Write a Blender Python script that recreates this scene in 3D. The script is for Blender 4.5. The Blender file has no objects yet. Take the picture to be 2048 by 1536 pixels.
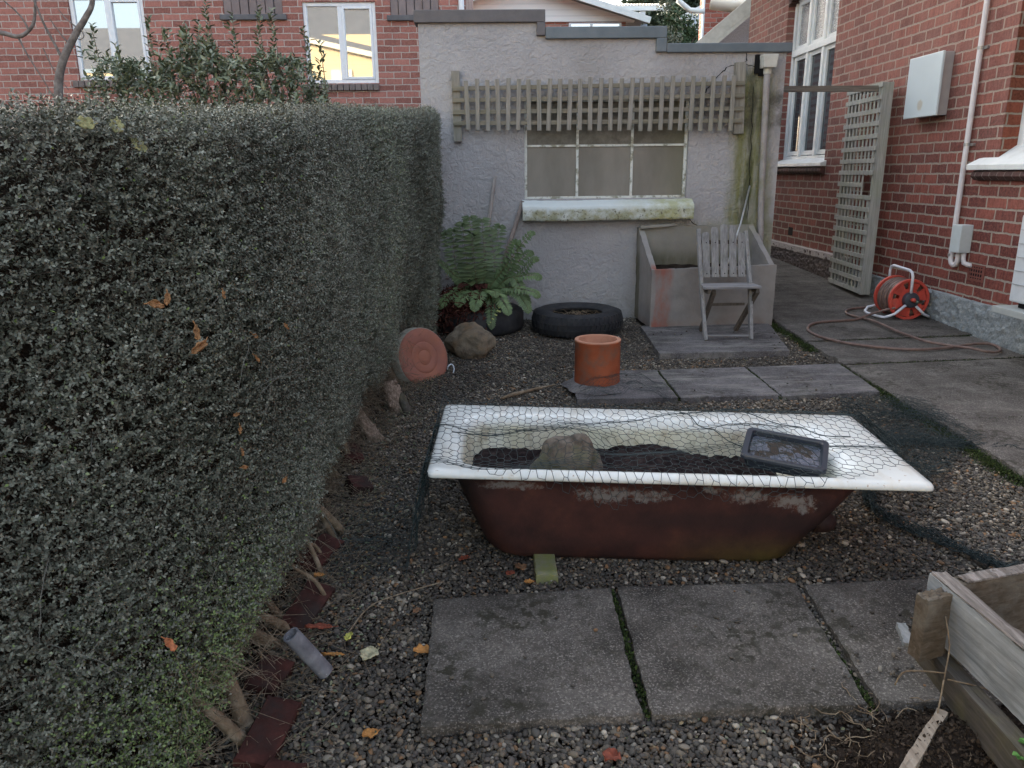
import bpy, math, random
import numpy as np
from mathutils import Vector, Matrix, noise as mnoise
random.seed(7); rng=np.random.default_rng(7)
C=bpy.context.scene.collection
scene=bpy.context.scene
PI=math.pi
# ---------------------------------------------------------------- camera
CZ=1.42
YAW,TILT,ROLL=-0.0301,0.27190,-0.01125
cam=bpy.data.cameras.new('camera'); camo=bpy.data.objects.new('camera',cam); C.objects.link(camo)
camo.matrix_world=Matrix.Translation((0,0,CZ))@(Matrix.Rotation(YAW,4,'Z')@Matrix.Rotation(PI/2-TILT,4,'X')@Matrix.Rotation(ROLL,4,'Z'))
cam.sensor_width=36; cam.lens=36*1512/2048; cam.clip_start=.05; cam.clip_end=600
scene.camera=camo
# ---------------------------------------------------------------- sky and sun
SUN_EL,SUN_AZ=math.radians(15),math.radians(-38)      # azimuth from +Y, negative = towards -X
w=bpy.data.worlds.new('World'); scene.world=w; w.use_nodes=True
nt=w.node_tree; bg=nt.nodes['Background']; sky=nt.nodes.new('ShaderNodeTexSky')
sky.sky_type='NISHITA'; sky.sun_disc=False; sky.sun_elevation=SUN_EL; sky.sun_rotation=SUN_AZ
sky.air_density=1.0; sky.dust_density=4.5; sky.ozone_density=0.6
wbn=nt.nodes.new('ShaderNodeMix'); wbn.data_type='RGBA'; wbn.blend_type='MULTIPLY'; wbn.inputs[0].default_value=1; wbn.inputs[7].default_value=(1.0,.995,.985,1)
hs=nt.nodes.new('ShaderNodeHueSaturation'); hs.inputs['Saturation'].default_value=.62
nt.links.new(sky.outputs[0],hs.inputs['Color']); nt.links.new(hs.outputs[0],wbn.inputs[6]); nt.links.new(wbn.outputs[2],bg.inputs[0]); bg.inputs[1].default_value=.15
sl=bpy.data.lights.new('sun','SUN'); sl.energy=3.0; sl.angle=math.radians(.5); sl.color=(1,.86,.68)
so=bpy.data.objects.new('sun',sl); C.objects.link(so)
sd=Vector((math.sin(SUN_AZ)*math.cos(SUN_EL),math.cos(SUN_AZ)*math.cos(SUN_EL),math.sin(SUN_EL)))
so.rotation_euler=sd.to_track_quat('Z','Y').to_euler()
scene.view_settings.view_transform='Standard'; scene.view_settings.look='None'
scene.view_settings.exposure=2.52; scene.view_settings.gamma=1
# ---------------------------------------------------------------- helpers
def gz(y): return .035*(min(max(y,-3),13)-2.35)
def sm(a,b,x):
    t=min(max((x-a)/(b-a),0),1); return t*t*(3-2*t)
def nz(x,y=0,z=0): return mnoise.noise(Vector((x,y,z)))
def tag(o,label=None,cat=None,group=None,kind=None):
    if label:o['label']=label
    if cat:o['category']=cat
    if group:o['group']=group
    if kind:o['kind']=kind
    return o
def wloc(o):
    v=Vector((0,0,0))
    while o: v+=o.location; o=o.parent
    return v
def empty(name,loc,label,cat,group=None):
    o=bpy.data.objects.new(name,None); C.objects.link(o); o.location=loc; o.empty_display_size=.1
    return tag(o,label,cat,group)
class MB:
    def __init__(s): s.v=[]; s.f=[]
    def add(s,vs,fs):
        n=len(s.v); s.v+=[tuple(v) for v in vs]; s.f+=[tuple(i+n for i in f) for f in fs]; return s
    def box(s,x0,x1,y0,y1,z0,z1,R=None,o=None):
        vs=[Vector((x,y,z)) for z in (z0,z1) for y in (y0,y1) for x in (x0,x1)]
        if R is not None: vs=[R@v for v in vs]
        if o is not None: vs=[v+Vector(o) for v in vs]
        return s.add(vs,[(0,2,3,1),(4,5,7,6),(0,1,5,4),(2,6,7,3),(0,4,6,2),(1,3,7,5)])
    def bar(s,a,b,w,t,up=(0,0,1)):
        a=Vector(a);b=Vector(b);d=(b-a).normalized();u=Vector(up)
        x=d.cross(u)
        if x.length<1e-3: x=d.cross(Vector((1,0,0)))
        x.normalize(); u=x.cross(d).normalized()
        vs=[p+x*sx*w/2+u*su*t/2 for p in (a,b) for sx,su in ((-1,-1),(1,-1),(1,1),(-1,1))]
        return s.add(vs,[(3,2,1,0),(4,5,6,7),(0,1,5,4),(1,2,6,5),(2,3,7,6),(3,0,4,7)])
    def tube(s,pts,r,n=8,cap=True):
        pts=[Vector(p) for p in pts]; rs=r if isinstance(r,(list,tuple)) else [r]*len(pts)
        prev=None; vs=[]
        for i,p in enumerate(pts):
            d=(pts[min(i+1,len(pts)-1)]-pts[max(i-1,0)]).normalized()
            if prev is None:
                x=d.orthogonal().normalized()
            else:
                x=(prev-d*prev.dot(d))
                x=x.normalized() if x.length>1e-5 else d.orthogonal().normalized()
            prev=x; y=d.cross(x)
            vs+=[p+(x*math.cos(2*PI*k/n)+y*math.sin(2*PI*k/n))*rs[i] for k in range(n)]
        fs=[(i*n+k,i*n+(k+1)%n,(i+1)*n+(k+1)%n,(i+1)*n+k) for i in range(len(pts)-1) for k in range(n)]
        if cap: fs+=[tuple(range(n-1,-1,-1)),tuple(range((len(pts)-1)*n,len(pts)*n))]
        return s.add(vs,fs)
    def lathe(s,prof,c,n=40,R=None,close=False):
        vs=[];m=len(prof)
        for k in range(n):
            a=2*PI*k/n
            for r,z in prof:
                v=Vector((r*math.cos(a),r*math.sin(a),z))
                if R is not None: v=R@v
                vs.append(v+Vector(c))
        fs=[]
        for k in range(n):
            q=(k+1)%n
            for i in range(m if close else m-1):
                j=(i+1)%m
                fs.append((k*m+i,q*m+i,q*m+j,k*m+j))
        return s.add(vs,fs)
    def grid(s,fn,nu,nv,wrap=False):
        vs=[fn(i/nu,j/nv) for j in range(nv+1) for i in range(nu+1)]
        fs=[(j*(nu+1)+i,j*(nu+1)+i+1,(j+1)*(nu+1)+i+1,(j+1)*(nu+1)+i) for j in range(nv) for i in range(nu)]
        return s.add(vs,fs)
    def build(s,name,m,parent=None,smooth=False,bevel=0,origin=None,autos=None):
        me=bpy.data.meshes.new(name)
        V=np.array(s.v)
        if parent is not None: org=wloc(parent); loc=Vector((0,0,0))
        else:
            if origin is None:
                lo,hi=V.min(0),V.max(0); origin=((lo[0]+hi[0])/2,(lo[1]+hi[1])/2,lo[2])
            org=Vector(origin); loc=org
        V=V-np.array(org)
        me.from_pydata(V.tolist(),[],s.f); me.update()
        if smooth: me.polygons.foreach_set('use_smooth',[True]*len(me.polygons))
        me.materials.append(m)
        o=bpy.data.objects.new(name,me); C.objects.link(o); o.location=loc
        if parent is not None: o.parent=parent
        if bevel:
            b=o.modifiers.new('bevel','BEVEL'); b.width=bevel; b.segments=2; b.limit_method='ANGLE'
        if autos:
            try: me.set_sharp_from_angle(angle=math.radians(autos))
            except Exception: pass
        return o
def np_mesh(name,V,Fq,m,parent=None,origin=(0,0,0),smooth=False,attr=None):
    """V (n,3) array, Fq (k,s) array of faces with the same side count"""
    me=bpy.data.meshes.new(name); n=len(V); k,sds=Fq.shape
    org=np.array(wloc(parent)) if parent is not None else np.array(origin)
    me.vertices.add(n); me.vertices.foreach_set('co',(V-org).astype(np.float32).ravel())
    me.loops.add(k*sds); me.loops.foreach_set('vertex_index',Fq.astype(np.int32).ravel())
    me.polygons.add(k); me.polygons.foreach_set('loop_start',np.arange(0,k*sds,sds,dtype=np.int32))
    me.polygons.foreach_set('loop_total',np.full(k,sds,dtype=np.int32))
    if smooth: me.polygons.foreach_set('use_smooth',np.ones(k,dtype=bool))
    me.update(); me.validate()
    if attr is not None:
        a=me.attributes.new('rnd','FLOAT','POINT'); a.data.foreach_set('value',attr.astype(np.float32))
    me.materials.append(m)
    o=bpy.data.objects.new(name,me); C.objects.link(o)
    if parent is not None:o.parent=parent
    else:o.location=origin
    return o
# smooth fractal noise for numpy arrays (sum of random plane waves)
def wave(P,scale,seed,k=24):
    r=np.random.default_rng(seed); D=r.normal(size=(k,P.shape[1]))*scale; ph=r.uniform(0,2*PI,k)
    return np.sin(P@D.T+ph).sum(1)/math.sqrt(k)*1.0
# ---------------------------------------------------------------- materials
class T:
    def __init__(s,name,rough=.8,spec=.3,metal=0):
        s.m=bpy.data.materials.new(name); s.m.use_nodes=True; s.t=s.m.node_tree
        s.b=s.t.nodes['Principled BSDF']; s.b.inputs['Roughness'].default_value=rough
        s.b.inputs['Specular IOR Level'].default_value=spec; s.b.inputs['Metallic'].default_value=metal
        s.pos=None
    def n(s,t,**k):
        x=s.t.nodes.new('ShaderNode'+t)
        for a,v in k.items(): setattr(x,a,v)
        return x
    def L(s,a,b):
        if isinstance(a,(int,float)): b.default_value=a
        elif isinstance(a,(tuple,list)): b.default_value=tuple(a)+((1,) if len(a)==3 and b.type=='RGBA' else ())
        else: s.t.links.new(a,b)
    def P(s,obj=False,sc=None):
        if obj: v=s.n('TexCoord').outputs['Object']
        else: v=s.n('NewGeometry').outputs['Position']
        if sc is not None:
            m=s.n('Mapping'); m.inputs['Scale'].default_value=sc; s.L(v,m.inputs[0]); v=m.outputs[0]
        return v
    def noise(s,v,scale,detail=4,rough=.55,dist=0):
        x=s.n('TexNoise'); s.L(v,x.inputs['Vector']); x.inputs['Scale'].default_value=scale
        x.inputs['Detail'].default_value=detail; x.inputs['Roughness'].default_value=rough; x.inputs['Distortion'].default_value=dist
        return x.outputs['Fac']
    def vor(s,v,scale,feat='F1',out='Distance',rand=1):
        x=s.n('TexVoronoi',feature=feat); s.L(v,x.inputs['Vector']); x.inputs['Scale'].default_value=scale
        x.inputs['Randomness'].default_value=rand
        return x.outputs[out]
    def ramp(s,f,stops,interp='LINEAR'):
        x=s.n('ValToRGB'); s.L(f,x.inputs[0]); cr=x.color_ramp; cr.interpolation=interp
        while len(cr.elements)<len(stops): cr.elements.new(.5)
        for e,(p,c) in zip(cr.elements,stops):
            e.position=p; e.color=(tuple(c)+(1,)) if isinstance(c,(tuple,list)) else (c,c,c,1)
        return x.outputs[0]
    def mix(s,f,a,b,mode='MIX'):
        x=s.n('Mix',data_type='RGBA',blend_type=mode); s.L(f,x.inputs[0]); s.L(a,x.inputs[6]); s.L(b,x.inputs[7]); return x.outputs[2]
    def ma(s,op,a,b=0,clamp=False):
        x=s.n('Math',operation=op,use_clamp=clamp); s.L(a,x.inputs[0]); s.L(b,x.inputs[1]); return x.outputs[0]
    def sep(s,v):
        x=s.n('SeparateXYZ'); s.L(v,x.inputs[0]); return x.outputs
    def rng(s,v,a,b,c=0,d=1,smooth=True):
        x=s.n('MapRange',interpolation_type='SMOOTHSTEP' if smooth else 'LINEAR'); s.L(v,x.inputs[0])
        for i,q in enumerate((a,b,c,d)): x.inputs[i+1].default_value=q
        return x.outputs[0]
    def col(s,c): s.L(c,s.b.inputs['Base Color']); return s
    def bump(s,h,st=.5,d=.01,prev=None):
        x=s.n('Bump'); x.inputs['Strength'].default_value=st; x.inputs['Distance'].default_value=d; s.L(h,x.inputs['Height'])
        if prev is not None: s.L(prev,x.inputs['Normal'])
        s.L(x.outputs[0],s.b.inputs['Normal']); return x.outputs[0]
def simple(name,cols,scale=20,rough=.8,spec=.3,metal=0,bscale=60,bst=.3,bd=.004,obj=False,detail=6,stretch=None,dirt=None):
    t=T(name,rough,spec,metal); v=t.P(obj,stretch)
    k=len(cols); c=t.ramp(t.noise(v,scale,detail,.6),[(.3+.4*i/max(k-1,1),x) for i,x in enumerate(cols)])
    if dirt: c=t.mix(t.ma('MULTIPLY',t.ramp(t.noise(t.P(obj),dirt[1],6,.65),[(dirt[2],0),(dirt[3],1)]),dirt[4]),c,dirt[0])
    t.col(c)
    if bst: t.bump(t.noise(v,bscale,5,.6),bst,bd)
    return t.m
def brick_mat(name,axis,c1,c2,mortar,bw=.235,bh=.086,ms=.008,dark=.35,veil=None,b=1.0,off=(0,0)):
    t=T(name,.85,.25); p=t.P(); x,y,z=t.sep(p)
    warp=t.noise(p,9,3,.6); warp2=t.noise(p,45,3,.6)
    u=t.ma('ADD',x if axis=='x' else y,t.ma('MULTIPLY',t.ma('SUBTRACT',warp,.5),.02)); u=t.ma('ADD',u,off[0])
    vv=t.ma('ADD',t.ma('ADD',z,off[1]),t.ma('ADD',t.ma('MULTIPLY',t.ma('SUBTRACT',warp,.5),.020),t.ma('MULTIPLY',t.ma('SUBTRACT',warp2,.5),.010)))
    c=t.n('CombineXYZ'); t.L(u,c.inputs[0]); t.L(vv,c.inputs[1])
    br=t.n('TexBrick'); t.L(c.outputs[0],br.inputs['Vector']); br.inputs['Scale'].default_value=1
    br.inputs['Brick Width'].default_value=bw; br.inputs['Row Height'].default_value=bh; br.inputs['Mortar Size'].default_value=ms
    br.inputs['Mortar Smooth'].default_value=.25; br.inputs['Bias'].default_value=-.1
    br.inputs['Color1'].default_value=(0,0,0,1); br.inputs['Color2'].default_value=(1,1,1,1)
    br.inputs['Mortar'].default_value=(.5,.5,.5,1)
    tone=t.ramp(br.outputs['Color'],[(0,tuple(q*.72 for q in c1)),(.25,c1),(.75,c2),(1,tuple(min(1,q*1.25) for q in c2))])
    n1=t.noise(t.P(sc=(1,6,1) if axis=='y' else (6,1,1)),7,5,.7)
    tone=t.mix(t.ma('MULTIPLY',t.ramp(n1,[(.42,0),(.7,1)]),dark),tone,tuple(q*.35 for q in c1))
    n2=t.noise(p,55,5,.7)
    tone=t.mix(t.ma('MULTIPLY',t.ramp(n2,[(.4,0),(.75,1)]),.45),tone,tuple(q*1.5+.03 for q in c2))
    mo=t.mix(t.noise(p,30,4,.7),tuple(q*.6 for q in mortar),tuple(min(1,q*1.3) for q in mortar))
    cc=t.mix(br.outputs['Fac'],tone,mo)
    if veil: cc=t.mix(t.ma('MULTIPLY',t.ma('MULTIPLY',t.ramp(t.noise(t.P(sc=(1,2.5,.8)),2.2,6,.7),[(.3,.25),(.7,1)]),t.rng(z,.6,2.4)),.42),cc,veil)
    t.col(cc)
    h=t.ma('ADD',t.ma('MULTIPLY',t.ma('SUBTRACT',1,br.outputs['Fac']),1.0),t.ma('MULTIPLY',n2,.5))
    h=t.ma('ADD',h,t.ma('MULTIPLY',t.noise(p,18,3,.6),.6))
    t.bump(h,1.0*b,.014)
    return t.m
def wood(name,axis,cols,moss=None,obj=False,rough=.85,bst=.5):
    sc={'x':(1.5,28,28),'y':(28,1.5,28),'z':(28,28,1.5)}[axis]
    t=T(name,rough,.2); v=t.P(obj,sc); g=t.noise(v,2.2,7,.65,.6); k=len(cols)
    c=t.ramp(g,[(.28+.44*i/(k-1),x) for i,x in enumerate(cols)])
    if moss: c=t.mix(t.ma('MULTIPLY',t.ramp(t.noise(t.P(obj),moss[1],5,.65),[(.45,0),(.65,1)]),moss[2]),c,moss[0])
    t.col(c); t.bump(g,bst,.004)
    return t.m
def plain(name,c,rough=.5,spec=.5,metal=0):
    t=T(name,rough,spec,metal); t.col(t.mix(t.noise(t.P(),14,4,.6),tuple(q*.82 for q in c),tuple(min(1,q*1.12) for q in c))); return t.m
# stucco of the shed, with algae down the rainwater pipe and grime under the cap
def stucco():
    t=T('stucco',.9,.2); p=t.P(); x,y,z=t.sep(p)
    base=t.ramp(t.noise(p,1.6,6,.6),[(.3,(.37,.36,.36)),(.55,(.44,.432,.445)),(.75,(.50,.49,.485))])
    base=t.mix(t.ma('MULTIPLY',t.noise(p,70,3,.6),.35),base,(.16,.15,.155))
    xx=t.ma('ADD',x,t.ma('MULTIPLY',t.ma('SUBTRACT',t.noise(t.P(sc=(1,1,.35)),5,5,.65),.5),.28))
    a=t.ma('MULTIPLY',t.rng(xx,2.05,2.2),t.rng(xx,2.5,2.36)); a=t.ma('MULTIPLY',a,t.rng(z,2.35,2.1))
    a=t.ma('MULTIPLY',a,t.ramp(t.noise(t.P(sc=(3,3,.5)),4,5,.7),[(.3,.25),(.6,1)]))
    base=t.mix(t.ma('MULTIPLY',a,.85),base,(.16,.165,.035))
    # dark damp line beside the pipe
    d=t.ma('MULTIPLY',t.rng(xx,2.21,2.25),t.rng(xx,2.32,2.28)); d=t.ma('MULTIPLY',d,t.rng(z,2.3,2.2))
    base=t.mix(t.ma('MULTIPLY',d,.7),base,(.05,.055,.02))
    # algae low on the wall and below the right end of the sill
    g=t.ma('MULTIPLY',t.rng(z,.55,.15),t.ramp(t.noise(p,3.5,5,.7),[(.4,0),(.65,1)]))
    base=t.mix(t.ma('MULTIPLY',g,.45),base,(.13,.135,.07))
    gl=t.ma('MULTIPLY',t.ma('MULTIPLY',t.rng(x,1.25,1.5),t.rng(z,1.05,.95)),t.ramp(t.noise(t.P(sc=(3,3,.8)),3.5,5,.7),[(.35,.2),(.6,1)]))
    base=t.mix(t.ma('MULTIPLY',gl,.5),base,(.2,.2,.10))
    # dark mottling inside the trellis zone
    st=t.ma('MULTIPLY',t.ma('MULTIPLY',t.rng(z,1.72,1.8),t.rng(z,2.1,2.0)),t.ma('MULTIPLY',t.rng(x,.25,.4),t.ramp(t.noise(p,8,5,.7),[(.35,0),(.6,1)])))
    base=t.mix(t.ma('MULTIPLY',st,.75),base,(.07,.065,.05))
    t.col(base)
    h=t.ramp(t.noise(p,19,5,.6,1.0),[(.38,0),(.62,1)])
    b1=t.bump(h,.6,.012); t.bump(t.noise(p,110,3,.6),.35,.004,b1)
    return t.m
def concrete(name,c,moss=.5,speck=1.0,sc=1.0,light=None):
    t=T(name,.92,.2); p=t.P(); 
    big=t.noise(p,3.2,6,.65); base=t.ramp(big,[(.3,tuple(q*.42 for q in c)),(.5,c),(.7,tuple(q*1.5 for q in c))])
    agg=t.n('TexVoronoi'); t.L(p,agg.inputs['Vector']); agg.inputs['Scale'].default_value=120*sc
    tone=t.ramp(agg.outputs['Color'],[(0,.35),(.6,.8),(.85,1.3),(1,2.3)])
    base=t.mix(.55*speck,base,tone,'MULTIPLY')
    base=t.mix(t.ma('MULTIPLY',t.ramp(t.noise(p,160,3,.6),[(.54,0),(.66,1)]),.75*speck),base,tuple(min(1,q*2.6+.03) for q in c))
    spots=t.ma('MULTIPLY',t.ramp(t.noise(p,26,4,.6),[(.50,0),(.57,1)]),t.ramp(t.noise(p,3.6,3,.6),[(.48,0),(.62,1)]))
    base=t.mix(t.ma('MULTIPLY',spots,moss*.85),base,(.032,.031,.020))
    base=t.mix(t.ma('MULTIPLY',t.ramp(t.noise(p,2.1,7,.7),[(.47,0),(.66,1)]),.55*min(1,moss)),base,(.035,.031,.026))
    if light: base=t.mix(t.ma('MULTIPLY',t.ramp(t.noise(t.P(sc=(1,4,1)),3,6,.7),[(.5,0),(.7,1)]),light),base,(.38,.37,.33))
    t.col(base)
    b1=t.bump(t.noise(p,130*sc,4,.7),.55,.006); t.bump(big,.3,.01,b1)
    return t.m
M_brick=brick_mat('red_brick','y',(.140,.042,.036),(.245,.075,.056),(.34,.30,.255),veil=(.36,.22,.19),dark=.8,ms=.0085)
M_brickx=brick_mat('red_brick_reveal','x',(.16,.05,.028),(.24,.07,.042),(.33,.28,.23),dark=.5)
M_brickn=brick_mat('pink_brick','x',(.27,.115,.095),(.34,.15,.125),(.45,.40,.37),ms=.007,dark=.3,b=.8)
M_stucco=stucco()
M_white=simple('white_paint',[(.62,.66,.67),(.74,.77,.77)],6,.45,.4,bst=.15,dirt=((.35,.35,.3),5,.55,.8,.5))
M_upvc=plain('white_window_frame',(.72,.76,.82),.35,.5)
M_soil=simple('soil',[(.012,.009,.007),(.03,.022,.017),(.055,.042,.033)],18,.95,.1,bscale=70,bst=.9,bd=.02)
M_slab=concrete('slab_concrete',(.110,.100,.089),moss=1.0,speck=1.0)
M_slab2=concrete('back_slab_concrete',(.125,.118,.12),moss=.6,speck=.6,light=.5)
M_path=concrete('path_concrete',(.115,.105,.096),moss=.8,speck=.9,light=.15)
M_dark=plain('shade_and_black_parts',(.012,.012,.013),.9,.1)  # near-black paints the shade in openings; also colours cracks, feet and screws
# ---------------------------------------------------------------- ground
ys=[-60,-20,-8,-3]+[(-3+i*.25) for i in range(1,65)]+[20,40,100,300]
xs=[-300,-60,-20,-8]+[(-5+i*.5) for i in range(0,29)]+[14,40,300]
mb=MB(); mb.v=[(x,y,gz(y)-.012+(.006*nz(x*1.7,y*1.7) if abs(x)<6 and -2<y<9 else 0)) for y in ys for x in xs]
k=len(xs); mb.f=[(j*k+i,j*k+i+1,(j+1)*k+i+1,(j+1)*k+i) for j in range(len(ys)-1) for i in range(k-1)]
tag(mb.build('ground',M_soil,origin=(0,0,0)),kind='structure')
# concrete path along the red brick house, cast in bays with open joints
def rough_slab(x0,x1,y0,y1,h,th,tilt=(0,0),nx=None,edge=.006,seed=0,corners=None):
    """slab following the slope; h = height of its top above the ground line"""
    nx=nx or max(int((x1-x0)/.03),6); ny=max(int((y1-y0)/.03),6); mb=MB()
    def P(u,v,top):
        if corners:
            a,b,c,d=corners; x=(a[0]*(1-u)+b[0]*u)*(1-v)+(d[0]*(1-u)+c[0]*u)*v; y=(a[1]*(1-u)+b[1]*u)*(1-v)+(d[1]*(1-u)+c[1]*u)*v
        else: x=x0+(x1-x0)*u; y=y0+(y1-y0)*v
        z=gz(y)+h+tilt[0]*(u-.5)+tilt[1]*(v-.5)+.0022*nz(x*6+seed,y*6,3)
        e=edge*nz(x*14,y*14,seed+5)+edge*.8*nz(x*45,y*45,seed)
        if u in(0,1): x+=e
        if v in(0,1): y+=e
        if not top: z=gz(y)+h-th
        return (x,y,z)
    def Pt(u,v):
        return P(u,v,True)
    us=[0,.35/nx]+[i/nx for i in range(1,nx)]+[1-.35/nx,1]; vs=[0,.35/ny]+[i/ny for i in range(1,ny)]+[1-.35/ny,1]
    V=[];
    for v in vs:
        for u in us:
            x,y,z=Pt(u,v)
            if u in (0,1) or v in (0,1): z-=.004+.003*abs(nz(x*30,y*30,seed))
            V.append((x,y,z))
    a=len(us);b=len(vs)
    F=[(j*a+i,j*a+i+1,(j+1)*a+i+1,(j+1)*a+i) for j in range(b-1) for i in range(a-1)]
    ring=[i for i in range(a)]+[j*a+a-1 for j in range(1,b)]+[(b-1)*a+i for i in range(a-2,-1,-1)]+[j*a for j in range(b-2,0,-1)]
    n0=len(V)
    for r in ring:
        x,y,z=V[r]; V.append((x,y,z-th))
    m=len(ring)
    for i in range(m):
        j=(i+1)%m; F.append((ring[i],n0+i,n0+j,ring[j]))
    mb.v=V; mb.f=F
    return mb
joints=[-2.5,-.9,.55,1.95,2.9,3.86,4.98,5.62,7.2,9.2,11.8]
mb=MB()
for i in range(len(joints)-1):
    g=.008; y0,y1=joints[i]+g,joints[i+1]-g
    s=rough_slab(2.45,3.87,y0,y1,.035+.006*math.sin(i*2.1),.14,tilt=(.0,.008*math.sin(i*1.7)),seed=i*3.1,edge=.016)
    # joints run slightly skew
    s.v=[(x,y+.11*(x-2.45)/1.4,z) for x,y,z in s.v]
    mb.add(s.v,s.f)
tag(mb.build('path',M_path,autos=45,smooth=True),kind='structure')
# ---------------------------------------------------------------- red brick house on the right
HX=3.86
house=empty('brick_house',(HX,6,gz(6)),'red brick house with roughcast plinth and white casement windows along the path','house')
def wallblocks(spans,holes,mk):
    """spans=(a0,a1,z0,z1), holes list of (a0,a1,z0,z1) non overlapping in a; mk(a0,a1,z0,z1) makes a block"""
    a0,a1,z0,z1=spans; c=a0
    for h in sorted(holes):
        if h[0]>c: mk(c,h[0],z0,z1)
        if h[2]>z0: mk(h[0],h[1],z0,h[2])
        if h[3]<z1: mk(h[0],h[1],h[3],z1)
        c=h[1]
    if c<a1: mk(c,a1,z0,z1)
WA=(8.87,10.36,1.50,3.50); WB=(4.35,5.82,1.40,3.6)
mb=MB(); wallblocks((-3,11.81,.1,4.3),[WA,WB],lambda a,b,c,d:mb.box(HX,HX+.24,a,b,c,d))
mb.build('wall',M_brick,house)
MB().box(HX,HX+.24,11.812,11.83,.1,4.3).build('end_wall',M_brickx,house); MB().box(HX+.005,HX+.13,5.8185,5.821,1.45,3.6).build('window_reveal',M_brickx,house)
MB().box(HX-.003,HX+.01,9.60,9.74,.62,.72).build('vent_shade_plate',M_dark,house)  # black plate on the uncut wall, painting the shade inside a vent opening
# roof with eaves well above the frame
mb=MB(); mb.add([(HX-.45,-3.3,4.2),(HX-.45,12.2,4.2),(HX+4,12.2,6.6),(HX+4,-3.3,6.6),(HX-.45,-3.3,4.32),(HX-.45,12.2,4.32),(HX+4,12.2,6.75),(HX+4,-3.3,6.75)],[(0,1,2,3),(7,6,5,4),(0,4,5,1),(1,5,6,2),(2,6,7,3),(3,7,4,0)])
mb.build('roof',simple('roof_tile',[(.10,.05,.04),(.16,.08,.06)],8),house)
# roughcast plinth as a lumpy mesh
def plinth(y0,y1,z_top,out,mat,name,seed):
    nu=int((y1-y0)/.014); nv=26; V=[];X=np.linspace(y0,y1,nu+1)
    prof=[(0.0,0),(.03,.012)]+[(out if i>2 else out*.8,(i)/(nv-1)) for i in range(1,nv)]
    P=[]
    for j in range(nv+1):
        t=j/nv
        for y in X:
            zb=gz(y)-.02; top=z_top+.012*nz(y*2,seed)
            z=top-(top-zb)*max(0,(t-.12)/.88) ; x=HX-out*min(1,t/.12)
            if t<.12: z=top+.0
            P.append((x,y,z))
    P=np.array(P); n=np.abs(wave(P,60,seed))*.007+wave(P,130,seed+1)*.0035+wave(P,210,seed+2)*.002-.003
    ins=np.repeat(np.arange(nv+1),nu+1); n*=1.9; P[:,0]-=n*(ins>0); P[:,2]+=n*.6*(ins>0)
    i=np.arange(nu);j=np.arange(nv)[:,None]; a=(j*(nu+1)+i).ravel(); F=np.stack([a,a+nu+1,a+nu+2,a+1],1)
    return np_mesh(name,P,F,mat,house,smooth=True)
M_pl=simple('grey_roughcast',[(.20,.23,.245),(.30,.335,.35),(.38,.41,.42)],70,.9,.2,bscale=90,bst=1,bd=.012,dirt=((.14,.15,.12),2,.5,.9,.3))
M_pl2=simple('dark_roughcast',[(.10,.085,.08),(.19,.16,.15),(.27,.24,.23)],30,.9,.2,bscale=140,bst=.8,bd=.006)
plinth(-1.5,7.9,.405,.055,M_pl,'plinth',3)
plinth(7.905,11.9,.50,.055,M_pl2,'plinth',9)
pw=MB()
for i in range(90):
    y=7.95+i*.043; pw.box(HX-.062-.004*random.random(),HX-.001,y,y+.0425,.452+.006*nz(y*9),.516+.01*nz(y*7,4))
pw.build('plinth_band',simple('pale_band',[(.42,.38,.37),(.55,.52,.51)],30,.9,bst=.8,bd=.01),house)
# glass
def glass(name,base,rough=.03,metal=.5,bump=0,tint=None):
    t=T(name,rough,.8,metal); t.col(base)
    if bump: t.col(t.ramp(t.noise(t.P(),75,2,.5),[(.42,tuple(q*.15 for q in base)),(.55,base)]))
    if bump:
        p=t.P(); t.bump(t.noise(p,55,2,.6),bump,.02)
    return t.m
M_glass=glass('window_glass',(.035,.05,.06),.03,.15)
M_obsc=glass('obscure_glass',(.75,.78,.8),.12,.75,bump=1.0)
M_refl=glass('reflecting_glass',(.50,.53,.55),.015,.8)
# casement window A (3 columns, transom)
WF=HX+.09
win=MB(); y0,y1,z0,z1=WA
def bars(mb,x,ys_,zs,w,t,y0,y1,z0,z1):
    mb.box(x,x+t,y0,y0+w,z0,z1); mb.box(x,x+t,y1-w,y1,z0,z1)
    mb.box(x+.002,x+t-.002,y0+w,y1-w,z0,z0+w); mb.box(x+.002,x+t-.002,y0+w,y1-w,z1-w,z1)
bars(win,WF,None,None,.06,.09,y0+.002,y1-.002,z0+.03,z1)
cw=(y1-y0-.12)/3
for i in(1,2): win.box(WF-.012,WF+.09,y0+.06+i*cw-.03,y0+.06+i*cw+.03,z0+.08,z1-.06)
win.box(WF-.02,WF+.085,y0+.062,y1-.062,2.80,2.87)
wo=win.build('window',M_white,house,bevel=.004)
sash=MB()
for i in range(3):
    a=y0+.06+i*cw+.03; b=a+cw-.06
    for c,d in((z0+.1,2.80),(2.87,z1-.06)):
        bars(sash,WF+.012,None,None,.05,.05,a,b,c,d)
sash.build('sash',M_white,wo,bevel=.003)
mb=MB();mb2=MB()
for i in range(3):
    a=y0+.06+i*cw+.07; b=a+cw-.14
    mb.box(WF+.035,WF+.041,a,b,z0+.14,2.76); mb2.box(WF+.035,WF+.041,a,b,2.91,z1-.1)
mb.build('pane',M_glass,wo); mb2.build('pane',M_obsc,wo)
M_curt=simple('net_curtain',[(.20,.2,.2),(.34,.34,.34)],10,.9)
mb=MB(); mb.grid(lambda u,v:(HX+.2+.012*math.sin(u*90),y0+.1+.45*u,z0+.1+1.3*v),60,2); mb.build('curtain',M_curt,wo)
mb=MB().box(HX+.24,HX+.26,y0-.1,y1+.1,z0-.1,z1+.1); mb.build('room_dark',M_dark,house)
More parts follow.
